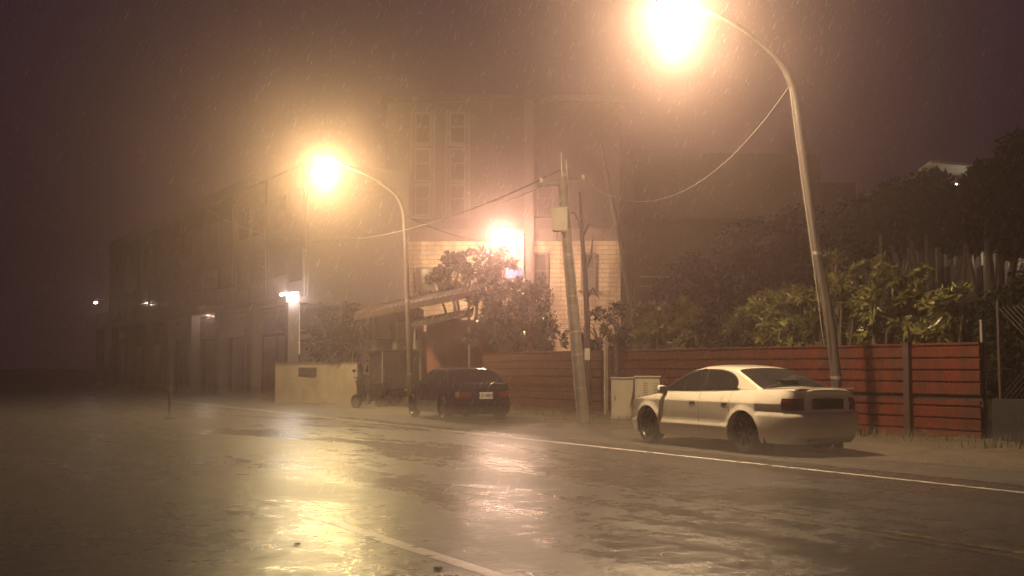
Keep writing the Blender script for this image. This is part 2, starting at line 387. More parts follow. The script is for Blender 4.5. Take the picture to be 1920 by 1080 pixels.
def make_car(name, label, paint, P, loc, rz):
    root = thing(name, label, 'car', loc, rz)
    L2 = P['L']/2; xf, xr = P['xf'], P['xr']; rt = .315; ra = P.get('arch', .375)
    belt = P['belt']; prof = P['prof']; side = P['side']
    def zb(x): return stable(belt, x)
    def halfw(a):
        n = 5.0 if a > 0 else 6.0
        return max(0, 1-abs(a)**n)**(1/n)
    def endoff(a, z):
        e = sstep(.80, 1.0, abs(a))
        tab = P['nose'] if a > 0 else P['tail']
        return (1 if a > 0 else -1)*table(tab, z)*e
    def low(x):
        z = P['sill']
        for xa in (xf, xr):
            d = abs(x-xa)
            if d < ra: z = max(z, rt + math.sqrt(ra*ra-d*d)*1.0)
        return z
    def S(a, z, off=0.0):
        x = a*L2
        y = table(P['side_rear'] if x < xr-ra*.75 else side, z)
        fl = 0
        for xa in (xf, xr):
            rr = math.hypot(x-xa, z-rt)
            fl = max(fl, P.get('flare',.03)*math.exp(-((rr-ra)/.055)**2) if rr > ra-.01 else fl)
        ymax = .872
        y = max(y, min(y, ymax)) + fl*(1 if abs(x) < L2*.86 else .3)
        p = halfw(a)
        w = (y)*p
        return Vector((x+endoff(a, z), w, z))
    def Sn(a, z, off):
        p = S(a, z); e = .004
        da = S(min(.99999, a+e), z)-S(a-e, z); dz = S(a, z+.01)-S(a, z-.01)
        n = da.cross(dz); n = n if n.length > 1e-9 else Vector((1 if a > 0 else -1, 0, 0))
        n.normalize()
        if n.y < -.05 or (abs(n.y) <= .05 and n.x*(1 if a > 0 else -1) < 0): n = -n
        return p + n*off
    # stations
    xs = set()
    x = -L2*.80
    while x < L2*.80: xs.add(round(x/L2, 4)); x += .05
    for xa in (xf, xr):
        for k in range(0, 25):
            xs.add(round((xa+ra*math.cos(math.pi*k/24))/L2, 5))
        xs.add(round((xa-ra-.004)/L2, 5)); xs.add(round((xa+ra+.004)/L2, 5))
    q = [.955,.93,.9,.86,.8,.72,.62,.5,.36,.2,.0]
    for qq in q:
        xs.add((1-qq**5)**(1/5)); xs.add(-((1-qq**6)**(1/6)))
    xs = sorted(xs)
    zs = P['rows']
    b = MB(); grid = []
    for a in xs:
        x = a*L2; top = zb(x); lo = low(x)
        row = []
        for z in zs:
            zz = min(max(z, lo), top)
            row.append(S(a, zz))
        row.append(S(a, top))
        # top deck
        yb = row[-1].y; cr = P['crown']*(1 if a > 0 else .5)*min(1, halfw(a)*1.2)
        base = row[-1]
        for f in (.93,.8,.6,.35,.12,0):
            zz = top + .018*min(1,yb/.3)*(1-(f**8)) + cr*(1-f*f)
            row.append(Vector((base.x, yb*f, zz)))
        # inward lip at the bottom
        row.insert(0, Vector((row[0].x - (0.04 if a > .95 else (-.04 if a < -.95 else 0)), row[0].y*.86, row[0].z+.01)))
        grid.append(row)
    for sd in (1, -1):
        n0 = len(b.v); m = len(grid[0])
        for row in grid:
            for p in row: b.v.append((p.x, p.y*sd, p.z))
        for i in range(len(grid)-1):
            for j in range(m-1):
                f = (n0+i*m+j, n0+(i+1)*m+j, n0+(i+1)*m+j+1, n0+i*m+j+1)
                b.f.append(f if sd > 0 else f[::-1])
    body = b.build('body', paint, root, smooth=True, angle=28, clean=True)
    # greenhouse shell
    xA, xB = prof[-1][0], prof[0][0]
    tum = P.get('tumble', .42)
    def y0(x): return table(side, zb(x))*halfw(x/L2)-.015
    def gz(x): return stable(prof, x)
    def gy(x, z): return y0(x) - max(0, z-zb(x))*tum
    def top(x, y):
        H = gz(x); ye = gy(x, H-.05)
        t = min(1, abs(y)/max(ye, .01))
        return H - .03*t*t - .03*t**8
    gh = MB(); gg = []
    nx = 60
    for i in range(nx+1):
        x = lerp(xA, xB, i/nx); H = gz(x); z0 = zb(x)-.03; ze = max(z0+.005, H-.06)
        row = []
        for k in range(6):
            z = lerp(z0, ze, k/5); row.append(Vector((x, gy(x, z), z)))
        ye = gy(x, H-.05)
        for f in (.985,.95,.88,.7,.45,.2,0):
            y = ye*f; row.append(Vector((x, y, max(ze, top(x, y)))))
        gg.append(row)
    for sd in (1,-1):
        n0 = len(gh.v); m = len(gg[0])
        for row in gg:
            for p in row: gh.v.append((p.x, p.y*sd, p.z))
        for i in range(nx):
            for j in range(m-1):
                f = (n0+i*m+j, n0+i*m+j+1, n0+(i+1)*m+j+1, n0+(i+1)*m+j)
                gh.f.append(f if sd > 0 else f[::-1])
    gh.build('roof', paint, root, smooth=True, angle=40, clean=True)
    # side windows
    def side_window(poly, nm, m, off, sd):
        w = MB(); c = Vector((sum(p[0] for p in poly)/len(poly), 0, sum(p[1] for p in poly)/len(poly)))
        # smooth outline
        out = []
        n = len(poly)
        for i in range(n):
            p0, p1, p2, p3 = poly[i-1], poly[i], poly[(i+1)%n], poly[(i+2)%n]
            for t in (0,.25,.5,.75):
                if p1[2]: 
                    out.append((lerp(p1[0],p2[0],t), lerp(p1[1],p2[1],t))); continue
                out.append(tuple(.5*((2*p1[k])+(-p0[k]+p2[k])*t+(2*p0[k]-5*p1[k]+4*p2[k]-p3[k])*t*t+(-p0[k]+3*p1[k]-3*p2[k]+p3[k])*t**3) for k in (0,1)))
        rings = [1.0,.8,.55,.3,.02]
        n0 = 0; m_ = len(out)
        for rr_ in rings:
            for (x, z) in out:
                xx = lerp(c.x, x, rr_); zz = lerp(c.z, z, rr_)
                w.v.append((xx, (gy(xx, zz)+off)*sd, zz))
        for r_ in range(len(rings)-1):
            for k in range(m_):
                k2 = (k+1)%m_
                w.f.append((r_*m_+k, r_*m_+k2, (r_+1)*m_+k2, (r_+1)*m_+k))
        w.f.append(tuple((len(rings)-1)*m_+k for k in range(m_)))
        return w.build(nm, m, root, smooth=True, angle=60)
    for sd in (1,-1):
        side_window(P['daylight'], 'window_surround', M['trim'], .004, sd)
        for wn in P['windows']: side_window(wn, 'window', M['glass'], .009, sd)
    # windscreens
    def screen(x0, x1, nm, inset):
        w = MB(); n = 14; mm = 16
        for ring in (0,1):
            for i in range(n+1):
                x = lerp(x0, x1, i/n); ye = gy(x, gz(x)-.05)-inset - .03*abs((i/n)*2-1)**8
                for k in range(mm+1):
                    y = lerp(-ye, ye, k/mm); w.v.append((x, y, top(x, y)+.007 - ring*.02))
        o1 = (n+1)*(mm+1)
        for i in range(n):
            for k in range(mm):
                q_ = i*(mm+1)+k; w.f.append((q_, q_+1, q_+mm+2, q_+mm+1))
        for i in range(n):
            for k in (0, mm):
                q_ = i*(mm+1)+k; w.f.append((q_, q_+mm+1, q_+mm+1+o1, q_+o1))
        for k in range(mm):
            for i in (0, n):
                q_ = i*(mm+1)+k; w.f.append((q_, q_+1, q_+1+o1, q_+o1))
        return w.build(nm, M['glass'], root, smooth=True, angle=40)
    screen(P['ws'][0], P['ws'][1], 'windscreen', .045)
    screen(P['rw'][0], P['rw'][1], 'rear_window', .05)
    # surface patches (lamps, seams, mouldings)
    def patch(nm, m, a0, a1, z0, z1, off=.006, sides=(1,-1), parent=root, na=12, nz=4, lab=None, thick=.02, skew=0):
        res = []
        for sd in sides:
            w = MB()
            for lay in (off, off-thick):
                for i in range(na+1):
                    t = i/na
                    if abs(a0) > .8 or abs(a1) > .8:   # run evenly round the corner by the width fraction
                        h0, h1 = halfw(a0), halfw(a1); h = lerp(h0, h1, t); nn = 5 if (a0+a1) > 0 else 6
                        a = (1 if (a0+a1) > 0 else -1)*max(0, 1-h**nn)**(1/nn)
                        # blend with straight sampling along the flank
                        a = a if min(h0,h1) < .9 else lerp(a0, a1, t)
                    else: a = lerp(a0, a1, t)
                    for k in range(nz+1):
                        z = lerp(z0, z1, k/nz) + skew*t
                        p = Sn(a, z, lay); w.v.append((p.x, p.y*sd, p.z))
            o1 = (na+1)*(nz+1)
            for i in range(na):
                for k in range(nz):
                    q_ = i*(nz+1)+k; w.f.append((q_, q_+1, q_+nz+2, q_+nz+1))
            for i in range(na):
                for k in (0, nz):
                    q_ = i*(nz+1)+k; w.f.append((q_, q_+nz+1, q_+nz+1+o1, q_+o1))
            for k in range(nz):
                for i in (0, na):
                    q_ = i*(nz+1)+k; w.f.append((q_, q_+1, q_+1+o1, q_+o1))
            res.append(w.build(nm, m, parent, smooth=True, angle=40))
        return res
    for pt in P['patches']:
        patch(pt[0], M[pt[1]], *pt[2:6], **(pt[6] if len(pt) > 6 else {}))
    # door seams
    for xd in P['seams']:
        patch('door_seam', M['trim'], (xd-.004)/L2, (xd+.004)/L2, P['sill']+.12, zb(xd)-.01, off=.0015, na=1, nz=8, thick=.006)
    # handles
    for xh in P['handles']:
        for sd in (1,-1):
            h = MB(); p = S(xh/L2, .80)
            h.box((xh, (p.y+.004)*sd, .80), (.16,.008,.030)); h.build('door_handle', P['handle_mat'], root, bevel=.003)
            h2 = MB(); h2.box((xh, (p.y-.002)*sd, .778), (.13,.008,.026)); h2.build('handle_recess', M['trim'], root)
    # mirrors
    xm = P['mirror']
    for sd in (1,-1):
        h = MB(); c = (xm, (gy(xm, zb(xm))+.10)*sd, zb(xm)+.06)
        h.lathe([(.001,-.11),(.055,-.10),(.075,-.05),(.08,.02),(.07,.08),(.04,.105),(.001,.11)], 16, (0,0,0))
        h.v = [(v_[0]*.62+c[0], v_[1]*.85+c[1], v_[2]*.95+c[2]) for v_ in h.v]
        mo = h.build('mirror', paint, root, smooth=True, angle=60)
        g2 = MB(); g2.lathe([(.001,-.001),(.001,0)],4); 
        gm = MB(); gm.box((c[0]-.042, c[1], c[2]), (.03,.15,.115)); gm.build('mirror_glass', M['trim'], mo, bevel=.01)
        st = MB(); st.box((xm+.02, (gy(xm, zb(xm))+.02)*sd, zb(xm)-.005), (.09,.1,.04)); st.build('mirror_stalk', M['trim'], mo, bevel=.008)
    # underbody + wells
    ub = MB(); ub.box(((xf+xr)/2, 0, .36), (xf-xr-ra*2-.02, 1.46, .34)); ub.box(((xf+L2)/2+ra/2-.12, 0, .36), (L2-xf-ra-.25, 1.25, .28)); ub.box(((xr-L2)/2-ra/2+.12, 0, .40), (L2+xr-ra-.25, 1.25, .36))
    ub.box((xf, 0, .5), (ra*2+.1, 1.1, .5)); ub.box((xr, 0, .5), (ra*2+.1, 1.1, .5))
    for xa in (xf, xr):
        for sd in (1,-1):
            for k in range(12):
                t0, t1 = math.pi*k/12, math.pi*(k+1)/12; rr_ = ra+.015
                a_ = (xa+rr_*math.cos(t0), rt+rr_*math.sin(t0)); c_ = (xa+rr_*math.cos(t1), rt+rr_*math.sin(t1))
                ub.quad((a_[0], .82*sd, a_[1]), (c_[0], .82*sd, c_[1]), (c_[0], .5*sd, c_[1]), (a_[0], .5*sd, a_[1]))
    ub.build('underbody', M['trim'], root)
    for xa in (xf, xr):
        for sd in (1,-1): make_wheel(root, xa, sd*P.get('track',.755), sd, spokes=P.get('spokes',7))
    return root, S, Sn

SED = dict(L=4.62, xf=1.365, xr=-1.27, sill=.19, crown=.035,
    belt=[(-2.35,1.0),(-2.0,1.02),(-1.5,1.015),(-1,.99),(-.3,.965),(.4,.94),(.9,.92),(1.3,.87),(1.8,.795),(2.15,.72),(2.31,.66)],
    prof=[(-1.66,1.0),(-1.5,1.085),(-1.25,1.195),(-1.0,1.30),(-.78,1.37),(-.55,1.405),(-.25,1.42),(.05,1.41),(.3,1.36),(.55,1.26),(.8,1.13),(1.02,1.0),(1.15,.90)],
    side=[(.15,.79),(.19,.812),(.26,.838),(.375,.862),(.40,.868),(.415,.867),(.47,.852),(.6,.860),(.72,.864),(.80,.865),(.815,.861),(.87,.836),(.95,.79),(1.03,.735)],
    rows=[.19,.23,.28,.33,.375,.40,.415,.44,.47,.52,.56,.60,.64,.68,.72,.76,.79,.80,.815,.84,.87,.91,.95,.985],
    nose=[(.15,-.12),(.25,-.03),(.4,0),(.52,-.005),(.6,-.06),(.7,-.12)],
    side_rear=[(.15,.77),(.19,.80),(.28,.845),(.5,.866),(.60,.868),(.64,.864),(.70,.828),(.80,.855),(.815,.852),(.87,.832),(.95,.79),(1.03,.735)],
    tail=[(.15,-.16),(.28,-.04),(.45,.0),(.62,0),(.68,-.045),(.85,-.07),(.98,-.05),(1.03,-.02)],
    daylight=[(.98,.955,1),(.80,1.075,0),(.60,1.185,0),(.38,1.275,0),(.12,1.33,0),(-.2,1.345,0),(-.52,1.33,0),(-.80,1.27,0),(-.97,1.16,0),(-.99,1.05,0),(-.93,1.005,1)],
    windows=[[(.93,.972,1),(.78,1.065,0),(.58,1.17,0),(.36,1.258,0),(.12,1.312,0),(-.10,1.328,1),(-.14,.99,1)],
             [(-.18,.992,1),(-.16,1.33,1),(-.50,1.315,0),(-.77,1.255,0),(-.94,1.155,0),(-.965,1.05,0),(-.91,1.018,1)]],
    ws=(.98,.30), rw=(-1.55,-.84), mirror=.86, seams=[.98,-.13,-.93], handles=[.03,-.82], handle_mat=None,
    patches=[('tail_light','red_lens',-.90,-.9953,.71,.89,dict(off=.010,na=18)),
             ('headlight','lens',.93,.996,.60,.69,dict(off=.008)),
             ('side_marker','amber',.79,.812,.60,.67,dict(off=.006,na=3,sides=(1,-1)))])

SED['handle_mat'] = M['car_white']
white_car, WS, WSn = make_car('parked_car', 'white four door saloon parked on the shoulder under the big street lamp', M['car_white'], SED, (3.93, 19.93, .004), math.atan2(.885, -.466))
white_car.scale = (1.03, 1.03, 1.02)
# boot lid details
b = MB(); p0 = WSn(-1+1e-6, .72, 0)
b.box((-2.265, 0, .80), (.03, .62, .16)); b.build('plate_recess', M['trim'], white_car, bevel=.008)
b = MB(); b.box((-2.20, 0, 1.035), (.10, 1.15, .018)); b.build('boot_lip', M['car_white'], white_car, bevel=.006)
b = MB(); b.tube([(-2.27,.42,.215),(-2.40+.1,.42,.21),(-2.36,.42,.205)], .028, 10); b.build('exhaust_pipe', M['rim'], white_car)
b = MB()
for sd in (1,-1): b.box((-1.72, .72*sd, .20), (.02, .2, .26))
b.build('mud_flap', M['black'], white_car)
b = MB(); b.box((-1.35,0,1.17), (.28,.34,.02), M=Matrix.Rotation(R(-4),4,'Y')); b.build('rear_wing_shelf', M['trim'], white_car)

DRK = dict(SED)
DRK.update(L=4.35, xf=1.30, xr=-1.22, flare=.012, crown=.03, tumble=.36,
    belt=[(-2.2,.94),(-1.9,.955),(-1,.95),(0,.93),(.8,.91),(1.3,.87),(1.8,.81),(2.1,.75),(2.2,.70)],
    prof=[(-1.78,.94),(-1.62,1.02),(-1.42,1.15),(-1.2,1.27),(-1.0,1.345),(-.7,1.375),(-.2,1.385),(.1,1.37),(.35,1.30),(.6,1.17),(.85,1.02),(1.05,.90)],
    side=[(.15,.79),(.19,.81),(.30,.835),(.45,.845),(.60,.848),(.75,.845),(.82,.835),(.95,.79),(1.03,.755)],
    side_rear=[(.15,.77),(.19,.80),(.30,.84),(.50,.85),(.60,.846),(.75,.84),(.82,.83),(.95,.79),(1.03,.755)],
    rows=[.19,.24,.30,.38,.45,.53,.60,.67,.75,.79,.82,.86,.90,.95],
    nose=[(.15,-.10),(.25,-.02),(.5,0),(.6,-.04),(.75,-.08)],
    tail=[(.15,-.12),(.28,-.02),(.45,.0),(.54,0),(.57,-.05),(.85,-.07),(.95,-.06)],
    daylight=[(.86,.94,1),(.68,1.06,0),(.45,1.19,0),(.22,1.275,0),(-.1,1.31,0),(-.6,1.31,0),(-1.0,1.27,0),(-1.22,1.16,0),(-1.38,1.02,0),(-1.42,.975,1)],
    windows=[[(.82,.957,1),(.66,1.05,0),(.43,1.175,0),(.2,1.255,0),(-.08,1.29,1),(-.08,.965,1)],
             [(-.13,.965,1),(-.13,1.29,1),(-.6,1.29,0),(-.97,1.25,0),(-1.18,1.145,0),(-1.34,1.02,0),(-1.37,.985,1)]],
    ws=(.88,.25), rw=(-1.68,-1.05), mirror=.72, seams=[.9,-.1,-.95], handles=[.06,-.8], handle_mat=M['car_dark'],
    patches=[('tail_light','red_lens_bright',-.958,-.9985,.62,.76,dict(off=.012,na=14)),
             ('indicator','amber',-.90,-.955,.62,.76,dict(off=.011,na=5)),
             ('headlight','lens',.93,.995,.58,.70,dict(off=.008)),
             ('side_moulding','trim',-.42,.40,.50,.56,dict(off=.012,na=20,nz=2))])
DV = (2.3, )
dark_car, DS, DSn = make_car('parked_car', 'dark blue saloon with a pale number plate parked in front of the brown shed', M['car_dark'], DRK, (-1.5, 30.4, .02), ROADROT-R(7.5))
pl = MB(); pl.box((-2.165, 0, .665), (.025, .36, .17)); pob = pl.build('number_plate', M['plate'], dark_car, bevel=.006)
def text_mesh(txt, size, name, m, parent, loc, rot, bold=0.0, depth=.004):
    cu = bpy.data.curves.new(name+'_c', 'FONT'); cu.body = txt; cu.size = size; cu.align_x = 'CENTER'; cu.align_y = 'CENTER'
    cu.extrude = depth; cu.offset = bold
    t = bpy.data.objects.new(name+'_c', cu); col.objects.link(t)
    dg = bpy.context.evaluated_depsgraph_get(); me = bpy.data.meshes.new_from_object(t.evaluated_get(dg))
    bpy.data.objects.remove(t); bpy.data.curves.remove(cu)
    me.materials.clear(); me.materials.append(m); me.name = name
    o = bpy.data.objects.new(name, me); col.objects.link(o); o.parent = parent; o.location = loc; o.rotation_euler = rot
    return o
text_mesh('LZ-0803', .115, 'plate_characters', M['ink'], pob, (-2.181, 0, .663), (R(90), 0, R(-90)), .002)

# small dark truck with a box body, beyond the saloon
tr = thing('box_truck', 'small dark truck with a square cargo box standing beyond the dark saloon', 'truck', (-4.15, 38.6, 0), ROADROT-R(12))
tr.scale = (.85, .82, 1.0)
t = MB(); t.box((-.55,0,1.30), (2.5,1.60,1.25)); t.build('cargo_box', M['truck'], tr, bevel=.03)
t = MB(); t.box((-.55,0,1.955), (2.72,1.78,.06)); t.build('box_roof', M['truck'], tr, bevel=.015)
t = MB()
for x_ in (-1.82, .72):
    for y_ in (-.78,.78): t.box((x_,y_,1.3),(.05,.05,1.3))
t.build('corner_post', M['steel'], tr)
t = MB(); t.prism([(.75,-.76,.55),(2.15,-.76,.55),(2.18,-.76,.95),(2.02,-.76,1.12),(1.62,-.76,1.74),(.80,-.76,1.78)], (0,1.52,0))
cab = t.build('cab', M['truck'], tr, bevel=.04)
t = MB(); t.prism([(.95,.765,1.12),(1.86,.765,1.12),(1.56,.765,1.62),(.95,.765,1.64)], (0,.012,0)); t.build('window', M['glass'], cab)
t = MB(); t.prism([(.95,-.777,1.12),(1.86,-.777,1.12),(1.56,-.777,1.62),(.95,-.777,1.64)], (0,.012,0)); t.build('window', M['glass'], cab)
t = MB(); t.quad((2.01,-.68,1.18),(2.01,.68,1.18),(1.67,.62,1.70),(1.67,-.62,1.70)); t.build('windscreen', M['glass'], cab)
t = MB(); t.box((.2,0,.50),(3.8,.9,.16)); t.build('chassis', M['trim'], tr)
for x_ in (-1.2, 1.35):
    for sd in (1,-1): make_wheel(tr, x_, sd*.68, sd, rt=.28, w=.16, spokes=5)
for sd in (1,-1):
    t = MB(); t.box((-1.83, sd*.6, .62), (.05,.22,.12)); t.build('tail_light', M['red_lens'], tr, bevel=.01)
    t = MB(); t.box((1.85, sd*.93, 1.35), (.05,.16,.26)); mo = t.build('mirror', M['trim'], tr, bevel=.02)
    t = MB(); t.tube([(1.85, sd*.76, 1.45),(1.85,sd*.92,1.45)], .012, 6); t.build('mirror_arm', M['steel'], mo)

# two scooters standing between the truck and the low wall
def scooter(label, loc, rz, paint):
    root = thing('motor_scooter', label, 'scooter', loc, rz, None)
    w = None
    for x_ in (-.60,.62):
        t = MB(); t.lathe([(.15,-.04),(.22,-.05),(.245,-.02),(.245,.02),(.22,.05),(.15,.04),(.15,-.04)], 24); o = t.build('wheel', M['black'], root, smooth=True, angle=40); o.location = (x_,0,.245)
        t = MB(); t.lathe([(.001,-.03),(.15,-.03),(.15,.03),(.001,.03)], 20); t.build('rim', M['rim'], o)
    t = MB(); t.prism([(-.85,-.15,.62),(-.75,-.15,.80),(-.2,-.15,.74),(-.12,-.15,.36),(-.35,-.15,.30),(-.7,-.15,.45)], (0,.30,0)); t.build('rear_body', paint, root, bevel=.05, smooth=True)
    t = MB(); t.box((.08,0,.31),(.5,.28,.08)); t.build('footboard', paint, root, bevel=.02)
    t = MB(); t.prism([(.28,-.17,.30),(.36,-.17,.30),(.50,-.12,.95),(.40,-.12,.98)], (0,.30,0)); t.build('front_shield', paint, root, bevel=.02)
    t = MB(); t.box((-.45,0,.83),(.68,.26,.10)); t.build('seat', M['black'], root, bevel=.04)
    t = MB(); t.tube([(.38,-.34,1.06),(.46,-.12,1.02),(.46,.12,1.02),(.38,.34,1.06)], .018, 8); t.build('handlebar', M['trim'], root)
    t = MB(); t.tube([(.44,0,1.0),(.62,0,.26)], .03, 8); t.build('fork', M['steel'], root)
    t = MB(); t.lathe([(.001,-.05),(.06,-.04),(.075,.02),(.001,.05)], 14, (.52,0,.9)); t.build('headlight', M['lens'], root, smooth=True)
    for sd in (1,-1):
        t = MB(); t.tube([(.42,sd*.24,1.05),(.44,sd*.27,1.22)], .006, 6); t.box((.44,sd*.28,1.27),(.02,.13,.09)); t.build('mirror', M['trim'], root)
    t = MB(); t.box((-.88,0,.68),(.03,.14,.07)); t.build('tail_light', M['red_lens'], root, bevel=.01)
    return root
scooter('dark scooter parked by the cab of the small truck next to the low wall', (-4.75, 37.4, 0), ROADROT+R(20), M['truck'])

# ------------------------------------------------------------------ red corrugated fence
def corrugated(name, u0, v0, v1, z0, z1, parent, pitch=.225, phase=0.0, m=None, flip=1):
    """box-profile sheet with horizontal ribs, standing along the road"""
    prof = []; z = z0
    k = 0
    d = .035
    prof.append((z0, 0))
    zz = z0 + pitch*.86 - phase
    while zz < z1 - .05:
        if zz > z0+.02:
            prof += [(zz, 0), (zz+.018, d), (zz+.045, d), (zz+.055, 0)]
        zz += pitch
    prof.append((z1, 0))
    w = MB(); n = max(1, int((v1-v0)/1.2))
    for lay in (0, .006):
        for i in range(n+1):
            v = lerp(v0, v1, i/n); wob = .012*math.sin(v*2.1)
            for (z_, dd) in prof: w.v.append(tuple(uv(u0+dd+lay+wob, v, z_)))
    mm = len(prof); o1 = (n+1)*mm
    for i in range(n):
        for j in range(mm-1):
            q = i*mm+j; w.f.append((q, q+1, q+mm+1, q+mm)); w.f.append((o1+q, o1+q+mm, o1+q+mm+1, o1+q+1))
        q = i*mm+mm-1; w.f.append((q, q+mm, q+mm+o1, q+o1))
    for i in (0, n):
        for j in range(mm-1):
            q = i*mm+j; w.f.append((q, q+1, q+1+o1, q+o1))
    return w.build(name, m or M['fence'], parent, fix=True)
FU = 17.8
def vof(px, u=FU):
    """distance along the road of a pixel column on the line u"""
    r_ = (px-960)/F*1.0; z = u/(r_*ND.x+ND.y); return DD.x*r_*z + DD.y*z
vE = vof(1834); vP1 = vof(1703); vP2 = vof(1160); vP3 = vof(905)
def fence_thing(label, v0, v1, fm=None):
    f = thing('corrugated_fence', label, 'fence', uv(FU, v0, 0), 0, 'red corrugated site fence')
    def loc(o):
        o.matrix_parent_inverse = Matrix.Translation(-Vector(f.location)); return o
    loc(corrugated('upper_sheet', FU, v0, v1, .90, 1.83, f, m=fm))
    loc(corrugated('lower_sheet', FU+.01, v0+.02, v1, .03, .79, f, phase=.03, m=fm))
    t = MB(); 
    c = (uv(FU+.05, (v0+v1)/2, 1.845)); t.box(c, (v1-v0, .09, .035), rz=ROADROT); loc(t.build('top_rail', M['fence'], f, bevel=.005))
    t = MB(); t.box(uv(FU+.09, (v0+v1)/2, .845), (v1-v0, .04, .12), rz=ROADROT); loc(t.build('middle_rail', M['fence_dark'], f))
    t = MB(); t.box(uv(FU+.09, (v0+v1)/2, 1.5), (v1-v0, .04, .06), rz=ROADROT); loc(t.build('back_rail', M['fence_dark'], f))
    v = v0+.05
    while v < v1:
        t = MB(); t.box(uv(FU+.15, v, .93), (.06,.06,1.86), rz=ROADROT); loc(t.build('back_post', M['fence_dark'], f)); v += 2.4
    return f
fence_thing('red ribbed metal fence panel at the right end beside the dark wall', vE, vP1-.03)
fence_thing('long red ribbed metal fence panel behind the white saloon', vP1+.07, vP2-.05)
fence_thing('haze toned red ribbed metal fence panel behind the concrete utility pole', vP2+.1, vP3, M['fence_hazed'])
def fpost(v, h, w, label, m, name='fence_post', u=FU-.06):
    t = thing(name, label, 'post', uv(u, v, 0), ROADROT)
    a = MB(); a.box((0,0,h/2), (w, .10, h)); a.build('upright', m, t, bevel=.008)
    a = MB(); a.box((0,0,h+.012), (w+.02,.12,.024)); a.build('cap', m, t, bevel=.004)
    a = MB(); a.box((0,0,.02), (w+.10,.20,.04)); a.build('foot_plate', m, t, bevel=.004)
    return t
fpost(vP1, 1.86, .14, 'dark square post between the two right hand red fence panels', M['fence_dark'])
fpost(vP2, 1.92, .16, 'brown square post behind the beige electrical cabinets', M['fence_dark'])
fpost(vof(1828)+.02, 2.25, .05, 'thin pale post rising above the right end of the red fence', M['steel'], u=FU+.24)
fpost(vof(1141), 2.02, .07, 'short post with a pale top beside the electrical cabinets', M['conc_pale'], u=FU-.10)
# dark wall with netting at the far right
v1_ = vE-.25
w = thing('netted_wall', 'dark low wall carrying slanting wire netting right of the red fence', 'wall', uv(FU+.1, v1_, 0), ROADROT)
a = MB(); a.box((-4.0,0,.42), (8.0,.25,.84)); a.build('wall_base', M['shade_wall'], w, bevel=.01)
for k in range(4):
    a = MB(); a.tube([(-.1-2.2*k,0,.84),(-.1-2.2*k,0,2.6)], .03, 8); a.build('net_post', M['fence_dark'], w)
a = MB(); n_ = 46
for k in range(-18, 70):
    x0 = -.1-k*.10
    p, q = (x0, 0, .86), (x0-1.6, 0, 2.5)
    def clip(p, q):
        ts = [0,1]
        for e, sgn in ((-.1,1),(-7,-1)):
            pass
        return p, q
    if x0 < -.05 and x0 > -5.4: a.tube([p, q], .0045, 4, cap=False)
    p, q = (x0-1.6, .012, .86), (x0, .012, 2.5)
    if x0 < -.05 and x0 > -5.4: a.tube([p, q], .0045, 4, cap=False)
a.build('wire_net', M['mesh'], w)

# ------------------------------------------------------------------ street lamps
def lamp_head(root, p, ang, body, glare_m, L=.86, rg=.38):
    """cobra head: housing above, glowing ball below, oversized to stand for lamp glare"""
    h = MB(); seg = 14; n = 12
    Mx = Matrix.Translation(p) @ Matrix.Rotation(ang, 4, 'Z') @ Matrix.Rotation(R(-4), 4, 'Y')
    for i in range(n+1):
        t = i/n; x = t*L; wd = .05 + .18*math.sin(min(1,t*1.25)*math.pi*.5)*(1-max(0,t-.75)**2*10); ht = .045+.06*math.sin(math.pi*t**.8)
        if i == n: wd *= .35; ht *= .3
        for k in range(seg):
            th = 2*math.pi*k/seg; z = math.sin(th)*ht
            if z < 0: z *= .35
            h.v.append(tuple(Mx @ Vector((x, math.cos(th)*wd, z))))
    for i in range(n):
        for k in range(seg):
            q = i*seg; k2 = (k+1)%seg; h.f.append((q+k, q+k2, q+seg+k2, q+seg+k))
    h.f.append(tuple(range(seg))); h.f.append(tuple(n*seg+k for k in range(seg)))
    hd = h.build('lamp_head', body, root, smooth=True, angle=50)
    cz = -rg*.80
    l = MB(); l.lathe([(.001,-rg),(rg*.35,-rg*.94),(rg*.66,-rg*.75),(rg*.88,-rg*.48),(rg*.98,-rg*.18),(rg,.05*rg),(rg*.94,rg*.34),(rg*.78,rg*.62),(rg*.5,rg*.86),(.001,rg*.9)], 24, tuple(p + Vector((math.cos(ang)*L*.55, math.sin(ang)*L*.55, cz))), 'Z')  # ball wider than the real lens, lamp glare put into its shape
    l.build('lamp_glare_ball', glare_m, hd, smooth=True, angle=80)
    return p + Vector((math.cos(ang)*L*.55, math.sin(ang)*L*.55, cz-rg-.12))
def add_light(name, loc, color, power, radius=.12, spot=None, parent=None, kind='POINT'):
    ld = bpy.data.lights.new(name, 'SPOT' if spot else 'POINT'); ld.color = color; ld.energy = power; ld.shadow_soft_size = radius
    if spot: ld.spot_size = R(spot); ld.spot_blend = 1.0
    o = bpy.data.objects.new(name, ld); col.objects.link(o); o.location = loc
    return o
